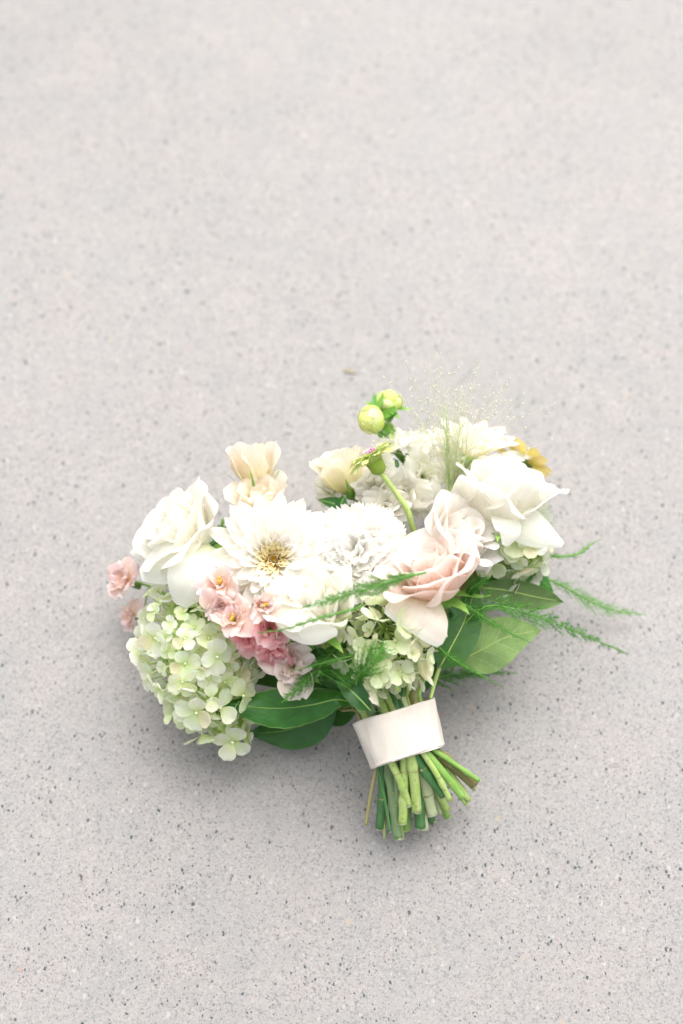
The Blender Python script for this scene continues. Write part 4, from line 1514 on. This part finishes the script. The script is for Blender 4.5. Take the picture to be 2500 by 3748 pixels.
# --- dahlia buds: one sprig with two buds
def build_buds():
    rng = random.Random(81)
    t = thing('dahlia_bud_sprig', 'sprig of two lime yellow dahlia buds with star of green sepals', 'flower buds', orient(at(1450, 1650, 0.13), T(0, 1, 0.1)))
    iv = inv(t)
    for (px, py, z, d, s, star) in ((1425, 1462, 0.135, T(0.15, 0.75, 0.6), 0.0112, True), (1350, 1538, 0.14, T(-0.7, -0.15, 0.6), 0.0125, False)):
        pos = at(px, py, z)
        m = iv @ orient(pos, d)
        bag = Bag()
        blob(bag, (0, 0, 0), s * 0.84, 16, 10, (1, 1, 1.05))
        b = link_mesh('bud', make_mesh('bud', bag.V, bag.F, bag.UV), 'bud', t, m)
        for k in range(12):
            f = k // 6
            V, F, UV = petal(s * 2.25, s * 1.1, [100, 62, 14, -34, -76] if f == 0 else [96, 60, 20, -24, -60], w_round, None, R=s * 1.02, nu=7, nv=10)
            link_mesh('petal', make_mesh('bud_petal', V, F, UV), 'bud', b, RZ(k * 60 + f * 30) @ TR(s * 0.22, 0, -s * (0.96 + 0.05 * f)) @ RY(rng.uniform(-2, 9)) @ RZ(rng.uniform(-10, 10)), (1.05, 1.02, 1.3) if k % 2 else (0.78, 0.90, 0.6))
        for k in range(6):
            V, F, UV = petal(s * 1.9, s * 0.8, [98, 84, 78, 84, 70] if star else [100, 110, 120, 110, 90], w_sepal, R=s * 0.6, nu=5, nv=8)
            link_mesh('sepal', make_mesh('sepal', V, F, UV), 'sepal', b, RZ(60 * k + 14) @ TR(s * 0.3, 0, -s * 0.85))
        base = pos - d * s
        knee = at(1428, 1560, 0.128) if star else at(1440, 1570, 0.128)
        V, F, UV = tube(catmull([base, base - d * 0.008, knee, at(1432, 1620, 0.13)], 14), 0.0019, seg=7)
        bag = Bag()
        bag.add(V, F, UV)
        bag.build('flower_stalk', 'stem_lime', t, inv=iv)
    for P in ([at(1428, 1560, 0.128), at(1405, 1580, 0.13), at(1395, 1612, 0.125)], [at(1425, 1530, 0.13), at(1385, 1495, 0.135), at(1365, 1440, 0.13)],
              [at(1428, 1545, 0.13), at(1430, 1500, 0.14), at(1440, 1520, 0.15)]):
        sheet(t, 'leaf', P, leafw(0.012), T(0, 0.2, 1), 'leaf_mid', cup=0.3, nu=5, nv=10, color=(1.9, 1.9, 1.3))
    add_stem(t, 'v', at(1432, 1620, 0.13), T(0, 1, 0), r_top=0.0019, via=(at(1445, 1780, 0.12),))


build_buds()


# --- explosion grass: a fountain of hair-fine stalks with seeds
def build_grass():
    rng = random.Random(91)
    root = at(1655, 1850, 0.125)
    t = thing('explosion_grass', 'airy tuft of seed grass fanning up beside the large white rose', 'grass', orient(root, T(0, 1, 0)))
    iv = inv(t)
    hair, seeds, stalk = Bag(), Bag(), Bag()
    for k in range(9):
        e = at(1655 + rng.uniform(-50, 60), 1560 + rng.uniform(-90, 60), 0.16 + rng.uniform(-0.02, 0.02))
        V, F, UV = tube(catmull([root + Vector((rng.uniform(-.004, .004), 0, rng.uniform(-.004, .004))), root.lerp(e, 0.5) + RIGHT * rng.uniform(-.004, .004), e], 8), list(np.linspace(0.0008, 0.0003, 8)), seg=4)
        stalk.add(V, F, UV)
    for k in range(170):
        th = math.radians(rng.gauss(94, 29))
        ln = 0.104 * rng.uniform(0.5, 1.15)
        k0 = rng.uniform(0.02, 0.55)
        dv = (RIGHT * math.cos(th) + UPV * math.sin(th) - FWD * rng.gauss(0.10, 0.25)).normalized()
        trunk = root + (UPV - FWD * 0.1) * (k0 * 0.07) + RIGHT * (k0 * rng.uniform(-0.012, 0.012))
        mdl = trunk + dv * ln * 0.5 + UPV * 0.006
        e = trunk + dv * ln + Vector((0, 0, -0.004))
        if e.z < 0.01:
            continue
        P = catmull([trunk, mdl, e], 6)
        V, F, UV = tube(P, [0.00018, 0.00016, 0.00014, 0.00012, 0.00011, 0.0001], seg=3, caps=False)
        hair.add(V, F, UV)
        for q in range(rng.choice((2, 2, 3, 4))):
            c = P[-1 - q].lerp(P[-2 - q], 0.3 * rng.random() * min(1, q)) if q else P[-1]
            blob(seeds, c, 0.00075 * rng.uniform(0.7, 1.35), 5, 4, (0.8, 0.8, 1.5), dv.to_track_quat('Z', 'Y'))
    stalk.build('stalks', 'grass_stem', t, inv=iv, kind='stuff')
    hair.build('hairs', 'grass', t, inv=iv, kind='stuff')
    seeds.build('seeds', 'seed', t, inv=iv, kind='stuff')
    add_stem(t, 'l', root, T(0, 1, 0), r_top=0.0022)


build_grass()

# --- foliage
UPN = face(0, 0.35, 1)
build_leaf_sprig('salal_sprig', 'salal twig with one long wavy glossy leaf and a broad one below it', 'foliage',
                 [at(1330, 2640, 0.085), at(1300, 2600, 0.08), at(1250, 2600, 0.075)],
                 [dict(P=[at(1290, 2572, 0.085), at(1230, 2560, 0.092), at(1150, 2578, 0.085), at(1040, 2592, 0.085), at(920, 2588, 0.082), at(812, 2566, 0.085)], w=0.0,
                       W=[0.002, 0.011, 0.018, 0.024, 0.031, 0.037, 0.039, 0.035, 0.026, 0.012, 0.0], n=[face(0.05, 0.5, 1), face(0.05, 0.1, 1), face(0.0, 0.35, 1)], mat='leaf', cup=-0.25, wave=(0.0046, 1.7, 0.4), jag=0.02),
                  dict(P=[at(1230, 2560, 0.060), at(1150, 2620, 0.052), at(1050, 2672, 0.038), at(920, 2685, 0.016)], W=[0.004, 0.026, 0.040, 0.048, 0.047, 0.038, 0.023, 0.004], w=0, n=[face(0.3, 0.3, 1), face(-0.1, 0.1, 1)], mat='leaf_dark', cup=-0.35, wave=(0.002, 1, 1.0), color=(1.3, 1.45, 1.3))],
                 key='A', tmat='stem_brown')
build_leaf_sprig('lemon_leaf_sprig', 'leafy twig with one upright mid green leaf and one leaf showing its pale underside', 'foliage',
                 [at(1575, 2560, 0.098), at(1590, 2500, 0.10), at(1610, 2440, 0.105)],
                 [dict(P=[at(1610, 2440, 0.108), at(1650, 2370, 0.118), at(1705, 2260, 0.125), at(1745, 2130, 0.125)], W=[0.004, 0.026, 0.036, 0.039, 0.037, 0.030, 0.018, 0.002], w=0, n=face(0.05, 0.1, 1), mat='leaf_mid', cup=0.12, wave=(0.0015, 1, 0)),
                  dict(P=[at(1680, 2420, 0.075), at(1760, 2380, 0.080), at(1860, 2330, 0.080), at(1985, 2306, 0.072)], W=[0.010, 0.036, 0.047, 0.050, 0.046, 0.036, 0.020, 0.0], w=0, n=face(0.0, 0.15, 1), mat='leaf_pale', cup=0.10, wave=(0.0015, 1.2, 2))],
                 key='r', tmat='stem_lime', r=0.0019)
build_leaf_sprig('lemon_leaf_sprig', 'twig with rounded dark leaf and folded grey green leaf under the side-on rose', 'foliage',
                 [at(1600, 2350, 0.10), at(1680, 2240, 0.105), at(1770, 2130, 0.095)],
                 [dict(P=[at(1770, 2125, 0.085), at(1860, 2100, 0.085), at(1960, 2110, 0.075), at(2025, 2165, 0.062)], W=[0.006, 0.026, 0.034, 0.035, 0.030, 0.018, 0.002], w=0, n=face(0.1, 0.45, 0.9), mat='leaf', cup=-0.25, color=(1.1, 1.1, 1.0)),
                  dict(P=[at(1755, 2150, 0.092), at(1850, 2160, 0.090), at(1960, 2185, 0.085), at(2062, 2202, 0.078)], W=[0.006, 0.022, 0.028, 0.029, 0.026, 0.018, 0.0], w=0, n=face(0.05, -0.35, 1), mat='leaf_grey', cup=0.3, wave=(0.0018, 1, 0.7))],
                 key='o', tmat='stem')
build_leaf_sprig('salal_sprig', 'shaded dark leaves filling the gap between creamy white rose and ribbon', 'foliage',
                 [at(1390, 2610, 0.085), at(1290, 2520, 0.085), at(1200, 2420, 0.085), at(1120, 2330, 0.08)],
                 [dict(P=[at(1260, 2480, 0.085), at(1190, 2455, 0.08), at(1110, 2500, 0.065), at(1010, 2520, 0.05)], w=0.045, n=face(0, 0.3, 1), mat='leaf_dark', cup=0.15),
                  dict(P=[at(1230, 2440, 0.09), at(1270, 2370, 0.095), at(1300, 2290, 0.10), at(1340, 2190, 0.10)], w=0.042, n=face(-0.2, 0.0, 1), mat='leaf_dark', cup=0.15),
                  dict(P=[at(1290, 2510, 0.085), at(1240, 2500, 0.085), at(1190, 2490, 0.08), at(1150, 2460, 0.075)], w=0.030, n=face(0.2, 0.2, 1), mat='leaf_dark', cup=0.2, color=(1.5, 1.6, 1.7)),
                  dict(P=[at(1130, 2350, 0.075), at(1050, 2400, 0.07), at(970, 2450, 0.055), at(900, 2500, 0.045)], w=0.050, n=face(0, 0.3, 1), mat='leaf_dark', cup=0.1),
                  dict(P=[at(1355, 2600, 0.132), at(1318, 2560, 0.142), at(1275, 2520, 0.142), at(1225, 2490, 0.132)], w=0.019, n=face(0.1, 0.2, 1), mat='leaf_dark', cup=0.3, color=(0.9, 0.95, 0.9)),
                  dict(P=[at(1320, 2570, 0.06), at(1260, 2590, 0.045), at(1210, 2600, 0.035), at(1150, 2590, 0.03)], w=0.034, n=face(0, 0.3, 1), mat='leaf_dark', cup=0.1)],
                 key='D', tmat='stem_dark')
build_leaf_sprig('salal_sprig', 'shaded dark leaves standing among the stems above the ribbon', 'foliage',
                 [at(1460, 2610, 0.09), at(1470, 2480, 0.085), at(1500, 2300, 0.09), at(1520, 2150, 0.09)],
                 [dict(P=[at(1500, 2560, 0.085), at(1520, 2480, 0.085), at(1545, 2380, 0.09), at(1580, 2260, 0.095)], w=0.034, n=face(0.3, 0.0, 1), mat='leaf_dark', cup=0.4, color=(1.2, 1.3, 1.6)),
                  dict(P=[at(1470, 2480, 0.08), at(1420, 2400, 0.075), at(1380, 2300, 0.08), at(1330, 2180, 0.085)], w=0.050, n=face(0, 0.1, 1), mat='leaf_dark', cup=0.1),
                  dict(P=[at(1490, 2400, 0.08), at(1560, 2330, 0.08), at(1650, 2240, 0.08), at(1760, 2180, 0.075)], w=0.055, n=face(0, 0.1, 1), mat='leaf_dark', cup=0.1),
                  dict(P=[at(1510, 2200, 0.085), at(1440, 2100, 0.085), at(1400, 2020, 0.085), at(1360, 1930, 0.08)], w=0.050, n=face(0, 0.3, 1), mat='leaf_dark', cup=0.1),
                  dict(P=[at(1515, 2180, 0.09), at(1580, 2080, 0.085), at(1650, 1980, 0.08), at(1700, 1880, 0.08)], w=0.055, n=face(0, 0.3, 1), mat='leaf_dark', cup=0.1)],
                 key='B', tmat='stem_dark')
build_leaf_sprig('foliage_sprig', 'small cluster of narrow dark leaves under the creamy yellow lisianthus', 'foliage',
                 [at(1300, 2000, 0.11), at(1270, 1920, 0.11), at(1290, 1840, 0.11)],
                 [dict(P=[at(1262, 1870, 0.112), at(1225, 1845, 0.118), at(1160, 1828, 0.112)], w=0.013, n=face(-0.1, 0.5, 1), mat='leaf_dark', cup=0.4, color=(1.6, 1.6, 1.4)),
                  dict(P=[at(1262, 1880, 0.115), at(1248, 1850, 0.128), at(1262, 1815, 0.125)], w=0.014, n=face(0.2, 0.2, 1), mat='leaf_dark', cup=0.4, color=(1.5, 1.5, 1.4)),
                  dict(P=[at(1265, 1890, 0.112), at(1300, 1868, 0.12), at(1345, 1880, 0.115)], w=0.013, n=face(0.1, 0.6, 1), mat='leaf_dark', cup=0.4, color=(1.6, 1.6, 1.4)),
                  dict(P=[at(1275, 1900, 0.11), at(1290, 1900, 0.11), at(1310, 1935, 0.10)], w=0.012, n=face(0.2, 0.4, 1), mat='leaf_dark', cup=0.4)],
                 group=None, tmat='stem')
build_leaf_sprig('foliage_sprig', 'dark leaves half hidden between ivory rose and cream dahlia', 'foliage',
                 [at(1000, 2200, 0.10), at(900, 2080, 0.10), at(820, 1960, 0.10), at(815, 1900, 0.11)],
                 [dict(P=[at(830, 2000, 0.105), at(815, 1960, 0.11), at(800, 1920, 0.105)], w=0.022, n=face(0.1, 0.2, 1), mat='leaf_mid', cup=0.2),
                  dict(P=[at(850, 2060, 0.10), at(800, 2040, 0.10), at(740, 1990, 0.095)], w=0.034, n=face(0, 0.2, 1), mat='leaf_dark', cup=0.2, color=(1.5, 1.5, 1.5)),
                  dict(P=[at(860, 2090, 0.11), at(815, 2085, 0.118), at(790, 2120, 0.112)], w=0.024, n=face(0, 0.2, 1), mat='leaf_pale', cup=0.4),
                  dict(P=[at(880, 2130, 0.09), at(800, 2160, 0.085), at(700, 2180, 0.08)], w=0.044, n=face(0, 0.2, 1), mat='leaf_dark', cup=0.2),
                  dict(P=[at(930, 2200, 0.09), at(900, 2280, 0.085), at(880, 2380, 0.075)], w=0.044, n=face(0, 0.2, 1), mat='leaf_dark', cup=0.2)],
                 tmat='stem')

# --- asparagus fern
build_fern('feathery asparagus fern arching from the blush rose across the creamy white rose', [at(1560, 2095, 0.212), at(1470, 2115, 0.215), at(1360, 2150, 0.212), at(1230, 2190, 0.205), at(1105, 2225, 0.198)], 0.012, 1, dens=1.5, needle=0.006, mat='fern_light')
build_fern('thin asparagus fern tip lying over the creamy white rose and pink stock', [at(1330, 2210, 0.195), at(1290, 2230, 0.20), at(1160, 2265, 0.20), at(1050, 2300, 0.185), at(945, 2318, 0.17)], 0.004, 2, dens=0.9, branch=True, needle=0.005)
build_fern('asparagus fern hanging over the pale pink stock towards the wavy leaf', [at(1290, 2330, 0.125), at(1240, 2360, 0.13), at(1180, 2430, 0.128), at(1110, 2500, 0.122), at(1030, 2572, 0.122)], 0.015, 3, dens=1.8)
build_fern('light asparagus fern strand above the pale pink stock floret', [at(1370, 2385, 0.142), at(1270, 2405, 0.142), at(1170, 2430, 0.140), at(1065, 2458, 0.135)], 0.004, 4, dens=1.2, mat='fern_light')
build_fern('tangle of asparagus fern in front of the loose cream hydrangea', [at(1320, 2570, 0.125), at(1305, 2490, 0.15), at(1350, 2430, 0.172), at(1420, 2350, 0.175)], 0.030, 5, dens=0.9, mid=0.3)
build_fern('asparagus fern sprig low beside the wavy leaf just above the ribbon', [at(1350, 2600, 0.11), at(1310, 2520, 0.12), at(1270, 2470, 0.118), at(1230, 2440, 0.11)], 0.026, 6, dens=1.0)
build_fern('dense asparagus fern plume trailing past the folded grey green leaf over the floor', [at(1680, 2300, 0.12), at(1780, 2220, 0.135), at(1900, 2235, 0.125), at(2030, 2280, 0.10), at(2150, 2330, 0.07), at(2300, 2395, 0.03)], 0.020, 7, dens=1.6, mid=0.3)
build_fern('asparagus fern strand lying over the pale underside leaf', [at(1640, 2180, 0.15), at(1720, 2225, 0.145), at(1810, 2285, 0.13), at(1940, 2352, 0.11)], 0.007, 8, dens=1.1)
build_fern('asparagus fern strand crossing the upright leaf towards the floor', [at(1590, 2350, 0.135), at(1640, 2400, 0.13), at(1720, 2450, 0.115), at(1840, 2515, 0.08)], 0.005, 9, dens=1.1)
build_fern('soft asparagus fern lying on the concrete beside the ribbon', [at(1480, 2460, 0.075), at(1570, 2480, 0.05), at(1660, 2470, 0.03), at(1760, 2460, 0.018), at(1890, 2462, 0.010)], 0.016, 10, dens=1.6, mid=0.3)
build_fern('thin asparagus fern tip curving away from the hydrangea under the side-on white rose', [at(1960, 2020, 0.095), at(2030, 2035, 0.09), at(2110, 2030, 0.085), at(2160, 1995, 0.08), at(2200, 1973, 0.075)], 0.006, 11, dens=0.5, mid=0.3, needle=0.0045)
build_fern('loose light green asparagus fern reaching farthest out over the bare floor', [at(1980, 2110, 0.05), at(2070, 2150, 0.04), at(2170, 2205, 0.03), at(2260, 2235, 0.022), at(2365, 2250, 0.016)], 0.015, 12, dens=0.5, mat='fern_light', mid=0.4)
build_fern('small asparagus fern tuft beside the blush rose rim', [at(1700, 2200, 0.13), at(1730, 2150, 0.145), at(1790, 2110, 0.14)], 0.010, 13, dens=1.2)

# --- dry flake on the floor
ft = thing('dry_petal_flake', 'small tan dry petal flake lying alone on the bare concrete beyond the dahlia buds', 'petal', Matrix.Translation(at(1282, 1357, 0.001)))
sheet(ft, 'petal', [at(1258, 1352, 0.001), at(1280, 1356, 0.0016), at(1306, 1364, 0.001)], [0.001, 0.005, 0.006, 0.004, 0.001], Vector((0, 0, 1)), 'dry', cup=0.2, nu=5, nv=8)
